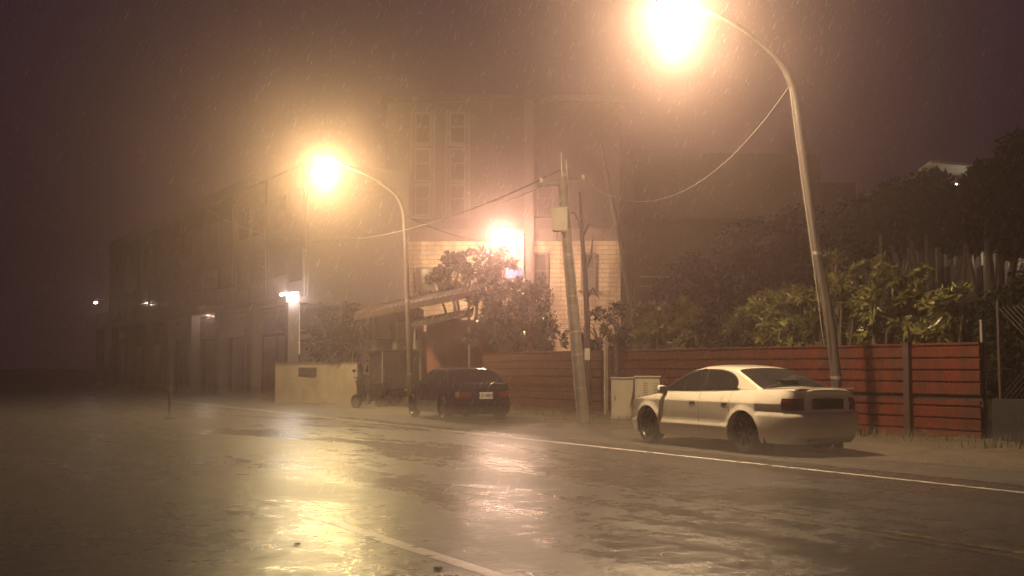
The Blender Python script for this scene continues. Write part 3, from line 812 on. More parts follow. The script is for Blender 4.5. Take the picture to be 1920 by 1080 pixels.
def street_lamp(label, base, path, head_l, rad, m, lens, color, power, box=True):  # lens: glow material of the oversized ball that stands for lamp glare
    root = thing('street_lamp', label, 'street lamp', (base.x, base.y, 0), 0, 'street lamps along the road')
    def W(dl, z, lat=0): return Vector((-ND.x*dl+DD.x*lat, -ND.y*dl+DD.y*lat, z))
    pts = [W(*p) for p in path]
    # smooth the path
    sm = []
    for i in range(len(pts)-1):
        p0 = pts[max(i-1,0)]; p1 = pts[i]; p2 = pts[i+1]; p3 = pts[min(i+2,len(pts)-1)]
        for k in range(5):
            t = k/5; sm.append(.5*((2*p1)+(-p0+p2)*t+(2*p0-5*p1+4*p2-p3)*t*t+(-p0+3*p1-3*p2+p3)*t**3))
    sm.append(pts[-1]); tot = len(sm)
    a = MB(); a.tube(sm, [lerp(rad[0], rad[1], (i/(tot-1))**.8) for i in range(tot)], 14); a.build('pole', m, root, smooth=True, angle=60)
    a = MB(); a.box((0,0,.03), (.42,.42,.05), rz=ROADROT); 
    for k in range(4):
        th = math.pi/4+k*math.pi/2; a.tube([(.19*math.cos(th),.19*math.sin(th),.05),(.19*math.cos(th),.19*math.sin(th),.13)], .016, 6)
    a.build('base_flange', M['steel'], root)
    p = sm[int(tot*.30)]
    for zz in (.22, .6):
        i = min(range(tot), key=lambda k: abs(sm[k].z-zz*6)); 
        a = MB(); a.tube([sm[i]-Vector((0,0,.03)), sm[i]+Vector((0,0,.03))], lerp(rad[0],rad[1],(i/(tot-1))**.8)+.008, 14); a.build('band', M['steel'], root, smooth=True)
    a = MB(); a.box(W(.10, .95)+Vector((-.02,-.0,0)) - Vector((0,rad[0]*.85,0)), (.12,.03,.42)); a.build('service_hatch', m, root, bevel=.006)
    lp = lamp_head(root, pts[-1], math.atan2(-ND.y, -ND.x), M['steel'], lens)
    lo = add_light('lamp_light', lp, color, power*.36, .10, spot=172); lo.parent = root
    return root
LC1 = (1.0, .65, .38); LC2 = (1.0, .68, .31); LC3 = (1.0, .59, .43)
glare1 = glow('lamp_glare_glow', (1,.73,.40), 560)
glare2 = glow('yellow_glare_glow', (1,.76,.33), 690)
glare3 = glow('pink_glare_glow', (1,.64,.45), 600)
k1 = (1570-960)/F; z1 = 16.55/(k1*ND.x+ND.y)
lb1 = Vector((k1*z1, z1, 0))
street_lamp('tall leaning curved street lamp behind the white saloon, its lamp the largest light', lb1,
    [(0,.0),(.06,1.2),(.28,2.6),(.52,3.6),(.80,5.2),(.98,6.3),(1.06,6.7),(1.2,7.0),(1.42,7.25),(1.9,7.42,-.15),(2.9,7.58,-.5),(4.25,7.62,-.95)], .95, (.115,.038), M['pole_paint'], glare1, LC1, 8200)
k2 = (771-960)/F; z2 = 15.8/(k2*ND.x+ND.y); lb2 = Vector((k2*z2, z2, 0))
street_lamp('curved street lamp rising beyond the dark saloon with a yellow light', lb2,
    [(0,.0),(.05,1.5),(.12,3.2),(.2,5.0),(.27,6.2),(.38,6.7),(.58,7.02),(.9,7.24),(1.4,7.5),(2.0,7.72),(2.55,7.88)], .95, (.10,.034), M['pole_paint'], glare2, LC2, 10500)
# side-street lamp by the tiled building
p3 = at(984, 600, 46.0)
root3 = thing('street_lamp', 'straight slim street lamp in front of the tiled building with a pinkish light', 'street lamp', (p3.x, p3.y, 0), 0, 'street lamps along the road')
a = MB(); a.tube([(0,0,0),(0,0,3),(-.06,0,6.9)], [.10,.085,.065], 12); a.build('pole', M['pole_paint'], root3, smooth=True)
a = MB(); a.tube([(-.06,0,6.75),(-.25,-.05,6.95),(-.5,-.1,7.02)], .035, 8); a.build('arm', M['steel'], root3, smooth=True)
lp = lamp_head(root3, Vector((-.45,-.1,7.02)), R(190), M['steel'], glare3, L=.8, rg=.36)
lo = add_light('lamp_light', lp, LC3, 1300, .10, spot=176); lo.parent = root3

# ------------------------------------------------------------------ concrete utility pole
pb = at(1094, 797, 26.9); pb = Vector((pb.x, pb.y, 0))
up = thing('utility_pole', 'concrete utility pole with a pale box and steel bands left of the cabinets', 'utility pole', pb)
def upp(z): return Vector((-.085*z+.004*z*z*.0, 0, z))
a = MB(); a.tube([upp(z) for z in (0,1.5,3,4.5,5.6,6.0)], [.16,.148,.135,.12,.11,.105], 18); a.build('shaft', M['conc'], up, smooth=True, angle=60)
for z in (.9,1.7,2.25,3.1,4.1,4.7):
    a = MB(); a.tube([upp(z-.02), upp(z+.02)], .172-.010*z, 18); a.build('steel_band', M['steel'], up, smooth=True)
a = MB(); a.tube([upp(.1)+Vector((-.14,-.10,0)), upp(2.5)+Vector((-.12,-.09,0)), upp(4.6)+Vector((-.10,-.08,0))], .022, 8); a.build('conduit', M['steel'], up, smooth=True)
a = MB(); a.tube([upp(.2)+Vector((.12,-.10,0)), upp(4.3)+Vector((.09,-.09,0)), upp(4.7)+Vector((.08,-.08,0))], .025, 8); a.build('conduit', M['steel'], up, smooth=True)
b_ = at(1050, 412, 26.6) - pb
a = MB(); a.box(b_, (.36,.24,.55), rz=R(-6)); bx = a.build('meter_box', M['cabinet'], up, bevel=.012)
a = MB(); a.box(b_+Vector((.0,0,.285)), (.40,.28,.02), rz=R(-6)); a.build('box_hood', M['cabinet'], bx)
a = MB(); a.tube([b_+Vector((-.07,-.02,-.27)), b_+Vector((-.09,-.02,-.42)), b_+Vector((0,-.02,-.52)), b_+Vector((.14,-.01,-.45))], .016, 8); a.build('cable_loop', M['wire_lit'], bx, smooth=True)
b_ = at(1101, 664, 26.7) - pb
a = MB(); a.box(b_, (.13,.12,.27)); a.build('switch_box', M['cabinet'], up, bevel=.008)
for (px_, y0_, y1_) in ((1053,285,345),(1063,300,352)):
    q0 = at(px_+4, y1_+45, 26.9)-pb; q1 = at(px_, y0_, 26.9)-pb
    a = MB(); a.tube([q0, q1], .022, 8); a.build('riser_pipe', M['steel'], up, smooth=True)
a = MB(); a.box(upp(5.85), (1.3,.09,.09), rz=R(-25)); ca = a.build('crossarm', M['steel'], up)
for dx in (-.55,.55):
    a = MB(); a.lathe([(.001,0),(.045,.0),(.03,.04),(.05,.07),(.03,.11),(.001,.13)], 12, (0,0,0), 'Z'); o = a.build('insulator', M['wall_white'], ca, smooth=True); o.location = upp(5.85)+Vector((dx*math.cos(R(-25)), dx*math.sin(R(-25)), .045))
tree_poles = []

# second far dark pole and the leaning bare trunk
def bare(name, label, cat, pts, rads, m, extra=None):
    base = Vector((pts[0].x, pts[0].y, 0)); t = thing(name, label, cat, base)
    a = MB(); a.tube([p-base for p in pts], rads, 12); a.build('trunk', m, t, smooth=True, angle=60)
    return t, base
t4, b4 = bare('dead_tree', 'slim dark dead trunk standing just right of the utility pole', 'tree', [at(1103,760,31)*1, at(1101,600,31), at(1096,500,31), at(1090,430,31), at(1086,360,31)], [.09,.08,.07,.055,.035], M['bark'])
a = MB()
for (x0,y0,x1,y1,x2,y2) in ((1096,510,1108,480,1112,440),(1092,445,1104,420,1112,425),(1100,560,1112,540,1124,560),(1090,430,1078,400,1070,398)):
    a.tube([at(x0,y0,31)-b4, at(x1,y1,30.9)-b4, at(x2,y2,30.8)-b4], [.04,.03,.015], 6)
a.build('branch', M['bark'], t4)
t5, b5 = bare('leaning_trunk', 'tall bare trunk leaning left above the hazy shrubs', 'tree', [at(1200,690,33), at(1190,620,33), at(1178,530,33), at(1165,460,33), at(1150,390,33), at(1137,320,33), at(1128,270,33)], [.13,.12,.10,.085,.07,.055,.04], M['bark'])

# ------------------------------------------------------------------ electrical cabinets
def cabinet(label, px0, px1, v, u, h, louv):
    k = ((px0+px1)/2-960)/F; z = u/(k*ND.x+ND.y); c = Vector((k*z, z, 0)); w_ = (px1-px0)/F*z
    t = thing('electrical_cabinet', label, 'cabinet', c, R(-8), 'roadside electrical cabinets')
    a = MB(); a.box((0,0,.05),(w_+.04,.46,.12)); a.build('plinth', M['conc'], t, bevel=.01)
    a = MB(); a.box((0,0,.11+h/2),(w_,.42,h)); a.build('housing', M['cabinet'], t, bevel=.01)
    a = MB(); a.box((0,-.015,.11+h+.02),(w_+.05,.50,.035)); a.build('lid', M['cabinet'], t, bevel=.008)
    a = MB(); a.box((0,-.218,.12+h/2),(w_-.08,.014,h-.08)); d = a.build('door', M['cabinet'], t, bevel=.005)
    a = MB(); a.box((-w_/2+.10,-.235,.12+h/2),(.02,.02,.13)); a.build('handle', M['trim'], d)
    if louv:
        for xx in (-.12,.12):
            a = MB()
            for k in range(9): a.box((xx+.08,-.227,.11+h-.14-k*.055),(.11,.008,.014))
            a.build('louvre', M['louver'], d)
    return t
cabinet('beige electrical cabinet with a plain door, left of the pair by the fence', 1146, 1187, 0, 16.9, 1.0, False)
cabinet('beige electrical cabinet with louvred door, right of the pair by the fence', 1190, 1236, 0, 16.75, 1.04, True)
# delineator
dp = at(317, 786, 30.2); 
t = thing('delineator_post', 'thin faded red marker post standing on the centre line', 'post', (dp.x, dp.y, 0))
a = MB(); a.lathe([(.001,.05),(.14,.05),(.15,.0)], 14, (0,0,0), 'Z'); a.build('foot', M['black'], t)
a = MB(); a.tube([(0,0,.03),(0,0,1.25)], .028, 10); a.build('tube', M['post_red'], t, smooth=True)
a = MB(); a.tube([(0,0,1.1),(0,0,1.2)], .034, 10); a.build('reflector', M['sign_red'], t, smooth=True)

# ------------------------------------------------------------------ brown shed with red roof
def L_(o, f):
    """keep world placement of a part built in world coordinates"""
    o.matrix_parent_inverse = f.matrix_basis.inverted() if f.parent is None else (f.parent.matrix_basis @ f.matrix_parent_inverse @ f.matrix_basis).inverted()
    return o
def pan(mb, pts, depth):
    mb.prism(pts, (0, depth, 0))
Y0 = 39.0
sh = thing('shed', 'low brown shed with a sloping red sheet roof behind the dark saloon', 'shed', at(800, 760, Y0))
bpy.context.view_layer.update()
def quadp(px0, py0, px1, py1, Y, ground=False):
    p = at(px0, py0, Y); q = at(px1, py1, Y); return p, q
def front(mb, px0, px1, ytop0, ytop1, Y, zbot=0.0, dep=.12):
    p0 = at(px0, ytop0, Y); p1 = at(px1, ytop1, Y)
    mb.prism([(p0.x,Y,zbot),(p1.x,Y,zbot),(p1.x,Y,p1.z),(p0.x,Y,p0.z)], (0,dep,0))
a = MB(); front(a, 693, 780, 588, 572, Y0, 2.35, 3.5); L_(a.build('upper_wall', M['shed_grey'], sh), sh)
a = MB(); front(a, 800, 912, 600, 600, Y0+.02, 0, 3.2); L_(a.build('board_wall', M['shed'], sh), sh)
a = MB(); front(a, 912, 1012, 596, 600, Y0+.5, 0, 3.0); L_(a.build('side_wall', M['shed'], sh), sh)
a = MB(); front(a, 688, 812, 620, 622, Y0+.9, 0, .15); L_(a.build('back_wall', M['cream'], sh), sh)
# red roof: sloping slab with ribs and a fascia
a = MB()
r0 = at(664, 592, Y0-.9); r1 = at(905, 545, Y0-.9)
rr_ = [(r0.x,Y0-.9,r0.z),(r1.x,Y0-.9,r1.z),(r1.x,Y0+3.6,r1.z+.55),(r0.x,Y0+3.6,r0.z+.55)]
a.prism(rr_, (0,0,.05))
n = 26
for i in range(n+1):
    t = i/n; p = Vector(rr_[0]).lerp(Vector(rr_[1]), t); q = Vector(rr_[3]).lerp(Vector(rr_[2]), t)
    a.tube([p+Vector((0,0,.06)), q+Vector((0,0,.06))], .025, 5)
rf = L_(a.build('roof', M['roof_red'], sh), sh)
a = MB(); a.prism([(r0.x,Y0-.93,r0.z-.16),(r1.x,Y0-.93,r1.z-.16),(r1.x,Y0-.93,r1.z+.03),(r0.x,Y0-.93,r0.z+.03)], (0,.03,0)); 
L_(a.build('fascia', M['roof_red'], sh), sh)
# lower wet awning
a = MB()
p0 = at(772, 614, Y0-1.6); p1 = at(885, 594, Y0-1.6)
a.prism([tuple(p0), tuple(p1), (p1.x, Y0-.02, p1.z+.34), (p0.x, Y0-.02, p0.z+.34)], (0,0,.03))
for i in range(13):
    t = i/12; p = p0.lerp(p1, t); a.tube([p+Vector((0,0,.04)), Vector((p.x, Y0-.02, p.z+.38))], .02, 5)
L_(a.build('awning', M['awning'], sh), sh)
for px in (778, 880):
    a = MB(); p = at(px, 612, Y0-1.5); a.tube([(p.x,Y0-1.5,0),(p.x,Y0-1.5,p.z-.02)], .04, 8); L_(a.build('awning_post', M['steel'], sh), sh)
a = MB(); p = at(762,590,Y0-.05); a.box((p.x,Y0-.08,p.z), (.9,.05,.5)); 
L_(a.build('window', M['pane'], sh), sh)
for px in (702, 741, 915):
    a = MB(); p = at(px, 590, Y0-.1); a.box((p.x, Y0-.15, p.z/2), (.14,.14,p.z)); L_(a.build('wall_post', M['shed_grey'], sh), sh)

# cluttered bits by the shed: vent on the roof
# ------------------------------------------------------------------ low pale wall
lw = thing('low_wall', 'low pale rendered wall ending just left of the parked dark scooter', 'wall', at(600,750,41.5))
p0, p1 = at(516,684,43.2), at(669,682,41.0)
a = MB(); d_ = (Vector((p1.x,p1.y,0))-Vector((p0.x,p0.y,0)))
a.prism([(p0.x,p0.y,0),(p1.x,p1.y,0),(p1.x,p1.y,p1.z),(p0.x,p0.y,p1.z)], (.06,.22,0)); L_(a.build('wall_body', M['conc_pale'], lw, bevel=.01), lw)
a = MB(); a.prism([(p0.x-.02,p0.y-.04,p1.z),(p1.x+.04,p1.y-.04,p1.z),(p1.x+.04,p1.y-.04,p1.z+.06),(p0.x-.02,p0.y-.04,p1.z+.06)], (.06,.30,0)); L_(a.build('coping', M['conc'], lw), lw)
q0 = at(560,705,42.55); q1 = at(594,689,42.0)
a = MB(); a.prism([(q0.x,q0.y-.05,q0.z),(q1.x,q1.y-.03,q0.z),(q1.x,q1.y-.03,q1.z),(q0.x,q0.y-.05,q1.z)], (0,.05,0)); L_(a.build('name_plaque', M['row_dark'], lw), lw)

# ------------------------------------------------------------------ row of shophouses along the road
RU = 15.6
lamp_tube = glow('tube_glow', (1,.97,.92), 45)
def shophouse(i, v0, label, lit=False, H=9.6):
    f = thing('shophouse', label, 'shophouse', uv(RU, v0, 0), 0, 'row of shophouses along the road')
    # local axes: build in world then keep
    def bx(mb, u0, u1, va, vb, z0, z1): mb.box(uv((u0+u1)/2, (va+vb)/2, (z0+z1)/2), (vb-va, u1-u0, z1-z0), rz=ROADROT)
    W_ = 5.0; v1 = v0+W_
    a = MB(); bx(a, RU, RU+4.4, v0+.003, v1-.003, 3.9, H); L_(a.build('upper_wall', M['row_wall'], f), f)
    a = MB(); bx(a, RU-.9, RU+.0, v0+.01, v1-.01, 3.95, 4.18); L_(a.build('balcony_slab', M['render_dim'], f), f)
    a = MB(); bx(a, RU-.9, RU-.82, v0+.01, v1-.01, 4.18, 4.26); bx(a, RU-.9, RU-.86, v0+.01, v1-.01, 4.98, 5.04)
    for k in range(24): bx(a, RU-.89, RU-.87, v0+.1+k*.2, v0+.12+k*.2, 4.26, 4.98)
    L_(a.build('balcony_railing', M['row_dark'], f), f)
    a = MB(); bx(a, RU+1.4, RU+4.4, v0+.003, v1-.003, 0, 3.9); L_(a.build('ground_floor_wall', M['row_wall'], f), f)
    for vv in (v0+.02, v1-.42):
        a = MB(); bx(a, RU-.8, RU-.35, vv, vv+.4, 0, 3.945); L_(a.build('column', M['row_dark'], f, bevel=.02), f)
    # shutters behind the arcade
    a = MB()
    for k in range(24): bx(a, RU+1.33+(.02 if k%2 else 0), RU+1.39, v0+.5, v0+2.55, .05+k*.115, .05+k*.115+.108)
    L_(a.build('roller_shutter', M['shutter'], f), f)
    a = MB()
    for k in range(24): bx(a, RU+1.33+(.02 if k%2 else 0), RU+1.39, v0+2.75, v0+4.6, .05+k*.115, .05+k*.115+.108)
    L_(a.build('roller_shutter', M['shutter'], f), f)
    a = MB(); bx(a, RU+.6, RU+1.3, v0+.3, v1-.3, 2.95, 3.3); L_(a.build('sign_board', M['row_dark'], f), f)
    for zz in (4.9, 7.3):
        for vv in (v0+.7, v0+2.8):
            a = MB(); bx(a, RU-.03, RU+.02, vv, vv+1.5, zz, zz+1.35); wn = L_(a.build('window', M['pane'], f), f)
            a = MB()
            for (x0,x1,y0_,y1_) in ((0,1.5,-.06,0),(0,1.5,1.35,1.41),(-.06,0,-.06,1.41),(1.5,1.56,-.06,1.41),(.73,.78,0,1.35)):
                bx(a, RU-.06, RU-.035, vv+x0, vv+x1, zz+y0_, zz+y1_)
            o = a.build('window_frame', M['frame'], wn); o.matrix_parent_inverse = f.matrix_basis.inverted() 
    a = MB(); bx(a, RU-.12, RU+.15, v0+.002, v1-.002, H, H+.5); L_(a.build('parapet', M['row_dark'], f), f)
    a = MB(); a.tube([uv(RU-.06, v0+.25, 4.2), uv(RU-.06, v0+.25, H)], .05, 8); L_(a.build('downpipe', M['row_dark'], f), f)
    return f
bpy.context.view_layer.update()
V0 = 42.4
names = ['nearest shophouse of the row, bright light under its balcony slab beside a white tiled wall', 'second shophouse in the row, past the one with the bright corner light',
 'third shophouse from the near end, with glinting shutters and a small lamp', 'fourth shophouse from the near end of the hazy row', 'fifth shophouse of the row, fading into the haze', 'sixth shophouse of the row, faint in the haze', 'seventh shophouse of the row, almost lost in the haze', 'last visible shophouse at the far left of the row']
houses = []
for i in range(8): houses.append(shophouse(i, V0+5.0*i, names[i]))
h0 = houses[0]
# near gable of the row: white tiled wall under the slab, lit by a tube
def bxw(mb, u0, u1, va, vb, z0, z1): mb.box(uv((u0+u1)/2, (va+vb)/2, (z0+z1)/2), (vb-va, u1-u0, z1-z0), rz=ROADROT)
wp = at(533,600,44.6)
pw = [at(543,556,44.9), at(561,553,44.9), at(561,664,44.9), at(543,668,44.9)]
a = MB(); a.prism([tuple(p) for p in pw][::-1], (.02,.08,0)); tw = L_(a.build('tiled_wall_panel', M['wall_white'], h0), h0)
a = MB()
for yy in (601, 606, 650):
    p, q = at(543,yy,44.87), at(561,yy-1,44.87); a.tube([p,q], .02, 6)
L_(a.build('panel_rail', M['frame'], h0), h0)
a = MB(); p, q = at(525,552.5,44.3), at(559,549.5,44.3); a.tube([p,q], .045, 8); L_(a.build('fluorescent_tube', lamp_tube, h0), h0)
lo = add_light('storefront_light', at(549,556,44.0), (1,.93,.84), 260, .1)
# small lamp on the third house
hp = at(396,586,56.5)
a = MB(); a.lathe([(.001,-.10),(.09,-.07),(.11,0),(.07,.08),(.001,.1)], 12, tuple(hp), 'Z'); L_(a.build('wall_lamp', glow('wall_lamp_glow',(1,.85,.72),60), houses[2], smooth=True), houses[2])
add_light('wall_lamp_light', hp+Vector((-.05,-.35,-.25)), (1,.8,.62), 60, .08)
a = MB()
for k in range(3):
    p, q = at(370, 583-k*4.0+4, 57), at(386, 577-k*4.0+4, 57); a.tube([p,q], .03, 6)
L_(a.build('lit_louvre', M['wall_white'], houses[2]), houses[2])
hp = at(179,567,74)
sl = thing('wall_lamp', 'tiny white lamp glowing far off at the left above the hazy row', 'lamp', hp)
a = MB(); a.lathe([(.001,-.08),(.09,-.05),(.10,.02),(.001,.08)], 10, (0,0,0), 'Z'); a.build('bulb', glow('far_lamp_glow',(1,.9,.85),120), sl)
a = MB(); a.tube([(0,0,.05),(0,.25,.25),(0,1.6,.25)], .03, 6); a.build('bracket', M['steel'], sl)

# balcony box on the gable end
gb = at(667,458,46.2)
a = MB(); a.box(gb, (.95,.5,.78), rz=R(-4)); L_(a.build('balcony_box', M['wall_white'], h0), h0)
a = MB(); a.box(gb+Vector((-.03,-.15,.52)), (1.12,.85,.05), M=Matrix.Rotation(R(10),4,'X')); L_(a.build('window_awning', M['awning'], h0), h0)

# ------------------------------------------------------------------ tiled building
YB = 49.5
c0 = at(722, 600, YB)
tb = thing('tiled_building', 'tall cream tiled building with stone quoins behind the pinkish street lamp', 'building', (c0.x, YB, 0), R(-1.2))
Wd = 10.4; Ht = 13.2
def wz(py): return at(900, py, YB).z
def wx(px): return (at(px, 500, YB).x - c0.x)
a = MB(); a.box((Wd/2, 4.5, Ht/2), (Wd, 9, Ht)); a.build('wall', M['tile'], tb)
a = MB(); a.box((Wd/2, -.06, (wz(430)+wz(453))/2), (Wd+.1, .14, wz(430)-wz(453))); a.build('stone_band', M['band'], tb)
a = MB(); a.box((Wd/2, 4.5, Ht+.15), (Wd+.5, 9.4, .3)); a.build('cornice', M['render_dim'], tb)
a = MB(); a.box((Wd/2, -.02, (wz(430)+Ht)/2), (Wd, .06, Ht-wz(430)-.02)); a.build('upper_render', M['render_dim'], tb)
a = MB(); z = .3; k = 0
while z < wz(385):
    wq = .55 if k % 2 else .32
    a.box((wq/2-.03, -.05, z), (wq, .16, .24)); a.box((-.02, wq/2+.04, z), (.12, wq, .24)); z += .30; k += 1
a.build('quoin', M['quoin'], tb)
def bwin(px0, px1, py0, py1, sill=True):
    x0, x1, z0, z1 = wx(px0), wx(px1), wz(py1), wz(py0)
    a = MB(); a.box(((x0+x1)/2, -.07, (z0+z1)/2), (x1-x0, .04, z1-z0)); w_ = a.build('window', M['pane'], tb)
    a = MB(); t = .09
    for (xa,xb,za,zb_) in ((x0-t,x1+t,z1,z1+t),(x0-t,x1+t,z0-t,z0),(x0-t,x0,z0,z1),(x1,x1+t,z0,z1)):
        a.box(((xa+xb)/2,-.09,(za+zb_)/2),(xb-xa,.10,zb_-za))
    a.box(((x0+x1)/2,-.10,z0+(z1-z0)*.55),(x1-x0,.05,.05))
    a.build('window_frame', M['band'], w_)
    if sill:
        a = MB(); a.box(((x0+x1)/2,-.14,z0-.15),(x1-x0+.4,.22,.07)); a.build('window_sill', M['band'], w_)
for (p0_, p1_) in ((780,804),(845,870)):
    bwin(p0_, p1_, 350, 402); bwin(p0_, p1_, 282, 338); bwin(p0_, p1_, 215, 268)
    x0, x1 = wx(p0_-9), wx(p1_+9)
    for xx in (x0, x1):
        a = MB(); a.box((xx, -.09, (wz(408)+wz(208))/2), (.10,.12,wz(208)-wz(408))); a.build('pilaster', M['band'], tb)
bwin(1003, 1024, 478, 545); bwin(785, 812, 505, 560); bwin(1010, 1034, 350, 402)
bwin(1092, 1112, 478, 540)
# dark bay between
a = MB(); a.box((wx(992), -.25, Ht/2), (.42, .5, Ht)); a.build('pier', M['band'], tb)
# sign on the facade
sg = thing('wall_sign', 'small red framed blue and white sign on a bracket above the bush', 'sign', at(962,513,47.5), R(24))
a = MB(); a.box((0,0,0),(.80,.10,.44)); sp = a.build('panel', M['sign_blue'], sg, bevel=.01)
a = MB()
for (x,z,sx,sz) in ((0,.235,.86,.04),(0,-.235,.86,.04),(-.415,0,.04,.51),(.415,0,.04,.51)): a.box((x,-.02,z),(sx,.13,sz))
a.build('sign_frame', M['sign_red'], sg)
a = MB(); rs = random.Random(4)
for k in range(4):      # four worn, unreadable characters
    cx = -.28+k*.185
    for (dx,dz,sx,sz) in ((0,.09,.13,.022),(0,.0,.12,.02),(0,-.085,.13,.022),(-.05,0,.02,.19),(.045,.02,.02,.16)):
        if rs.random() < .8: a.box((cx+dx*1.0,-.056,dz+.03),(sx,.012,sz))
a.build('sign_characters', M['sign_white'], sg)
a = MB(); a.box((0,-.056,-.14),(.66,.012,.03)); a.build('sign_underline', M['sign_white'], sg)
a = MB(); a.tube([(.42,.02,.05),(1.1,.4,.05),(1.1,.4,-1.0)], .025, 6); a.tube([(.42,.02,-.12),(1.1,.4,-.12)], .02, 6); a.tube([(1.1,.4,-1.0),(1.1,.4,-5.2)], .03, 6); a.build('sign_bracket', M['steel'], sg)

# ------------------------------------------------------------------ right background building with a lit window
YC = 52.0
c1 = at(1210, 600, YC)
rb = thing('concrete_building', 'hazy concrete block with overhanging upper floor and one lit window', 'building', (at(1185,600,YC).x, YC, 0), R(4))
M['conc_far'] = M['render_dim']
def rx(px): return at(px,500,YC).x-at(1185,600,YC).x
def rz_(py): return at(1300,py,YC).z
a = MB(); a.box((5.2, 3, (rz_(413)+rz_(345))/2), (10.4, 8, rz_(345)-rz_(413))); a.build('upper_floor', M['conc_far'], rb)
a = MB(); a.box((5.2, 4, rz_(413)/2-.01), (10.2, 7, rz_(413)-.02)); a.build('ground_floor', M['row_dark'], rb)
a = MB(); a.box((4.6, 3.6, (rz_(345)+11.5)/2), (9.0, 7, 11.5-rz_(345)-.01)); a.build('top_floors', M['row_wall'], rb)
a = MB(); a.box((rx(1240), .06, (rz_(398)+rz_(362))/2), (.20, .06, rz_(362)-rz_(398)));
lw_ = a.build('lit_window', glow('window_glow',(.55,.95,.95), .9), rb); lw_.location = (0,-1.12,0)
a = MB(); a.box((rx(1240), -1.10, (rz_(402)+rz_(356))/2), (.55, .06, rz_(356)-rz_(402))); a.build('window_frame', M['row_dark'], rb)
for px in (1225, 1290, 1330, 1416):
    a = MB(); a.tube([(rx(px), -1.3, 2.6),(rx(px), -1.3, rz_(522))], .04, 8); a.build('railing_post', M['steel'], rb)
a = MB()
for z in (rz_(523), rz_(540)): a.tube([(rx(1190), -1.3, z),(rx(1430), -1.3, z)], .025, 6)
a.build('handrail', M['steel'], rb)
a = MB(); a.box((5.2, -.6, 2.5), (10.4, 1.6, .2)); a.box((5.2,-.6,1.2),(10.4,1.5,2.4)); a.build('terrace', M['row_dark'], rb)

# right: ribbed pale wall with canopy and fluorescent tube
YD = 38.0
rw = thing('ribbed_wall_building', 'pale ribbed hall wall with a small canopy lamp behind the dark trees', 'building', (at(1620,600,YD).x, YD, 0), R(-6))
def qx(px): return (at(px,500,YD).x-at(1620,600,YD).x)
def qz(py): return at(1780,py,YD).z
a = MB(); a.box((6, 1.5, 3.3), (13.5, 3, 6.6)); a.build('wall', M['row_wall'], rw)
a = MB()
for k in range(44): a.box((-.6+k*.3, -.03, (qz(530)+qz(415))/2), (.07, .06, qz(415)-qz(530)))
a.build('wall_rib', M['frame'], rw)
for px in (1690, 1780, 1838, 1895):
    a = MB(); a.box((qx(px), -.12, 2.4), (.26,.22,4.8)); a.build('pilaster', M['render_dim'], rw)
a = MB(); a.box((qx(1765), -.9, qz(327)), (1.6, 1.7, .08), M=Matrix.Rotation(R(6),4,'Y')); cn = a.build('canopy', M['conc_pale'], rw)
a = MB(); a.tube([(qx(1776), -.9, qz(356)),(qx(1793), -.75, qz(359))], .03, 8); a.build('fluorescent_tube', glow('hall_tube_glow',(.85,1,.92), 14), rw)
add_light('hall_light', Vector((at(1915,500,36).x, 36.0, qz(500)+.5)), (1,.78,.5), 110, .1)
add_light('canopy_light', at(1786,362,36.2), (.85,1,.9), 10, .06)
hs = thing('wall_lamp', 'warm lamp on a short post in front of the ribbed wall at the right edge', 'lamp', (at(1926,500,36).x, 36.0, 0))
a = MB(); a.tube([(0,0,0),(0,0,qz(500)+.3)], .04, 8); a.build('post', M['steel'], hs)
a = MB(); a.lathe([(.001,-.1),(.10,-.06),(.12,.04),(.001,.12)], 14, (0,0,qz(500)+.45), 'Z'); a.build('globe', glow('hall_lamp_glow',(1,.8,.5),40), hs, smooth=True)

# ------------------------------------------------------------------ vegetation
def leafquad(mb, p, d, n, l, w, fold=.15, droop=0.0):
    """one pointed leaf, folded along its midrib"""
    s = d.cross(n)
    if s.length < 1e-4: s = Vector((1,0,0))
    s.normalize(); nn = s.cross(d).normalized()
    m1 = p + d*l*.45 - nn*w*fold + Vector((0,0,-droop*l*.12)); tip = p + d*l + Vector((0,0,-droop*l*.5))
    a_ = m1 + s*w + nn*w*fold; b_ = m1 - s*w + nn*w*fold
    mb.tri(p, a_, m1); mb.tri(p, m1, b_); mb.tri(a_, tip, m1); mb.tri(m1, tip, b_)
def rvec(rg):
    while True:
        v = Vector((rg.uniform(-1,1), rg.uniform(-1,1), rg.uniform(-1,1)))
        if .05 < v.length < 1: return v.normalized()
def rosette(mb, p, up, rg, n, l, w):
    up = up.normalized(); s = up.cross(Vector((.3,.7,.2))).normalized(); t = up.cross(s)
    a0 = rg.uniform(0, 6.28)
    for k in range(n):
        a = a0 + k*2.4; e = rg.uniform(.15, 1.0)
        d = (s*math.cos(a)+t*math.sin(a))*math.cos(e*1.1) + up*math.sin(e*1.1)
        leafquad(mb, p+up*rg.uniform(-.05,.05), d.normalized(), up, l*rg.uniform(.65,1.1), w*rg.uniform(.8,1.15), droop=rg.uniform(.1,.8))
def wind(v):     # everything leans a little with the gale, to the left
    return v
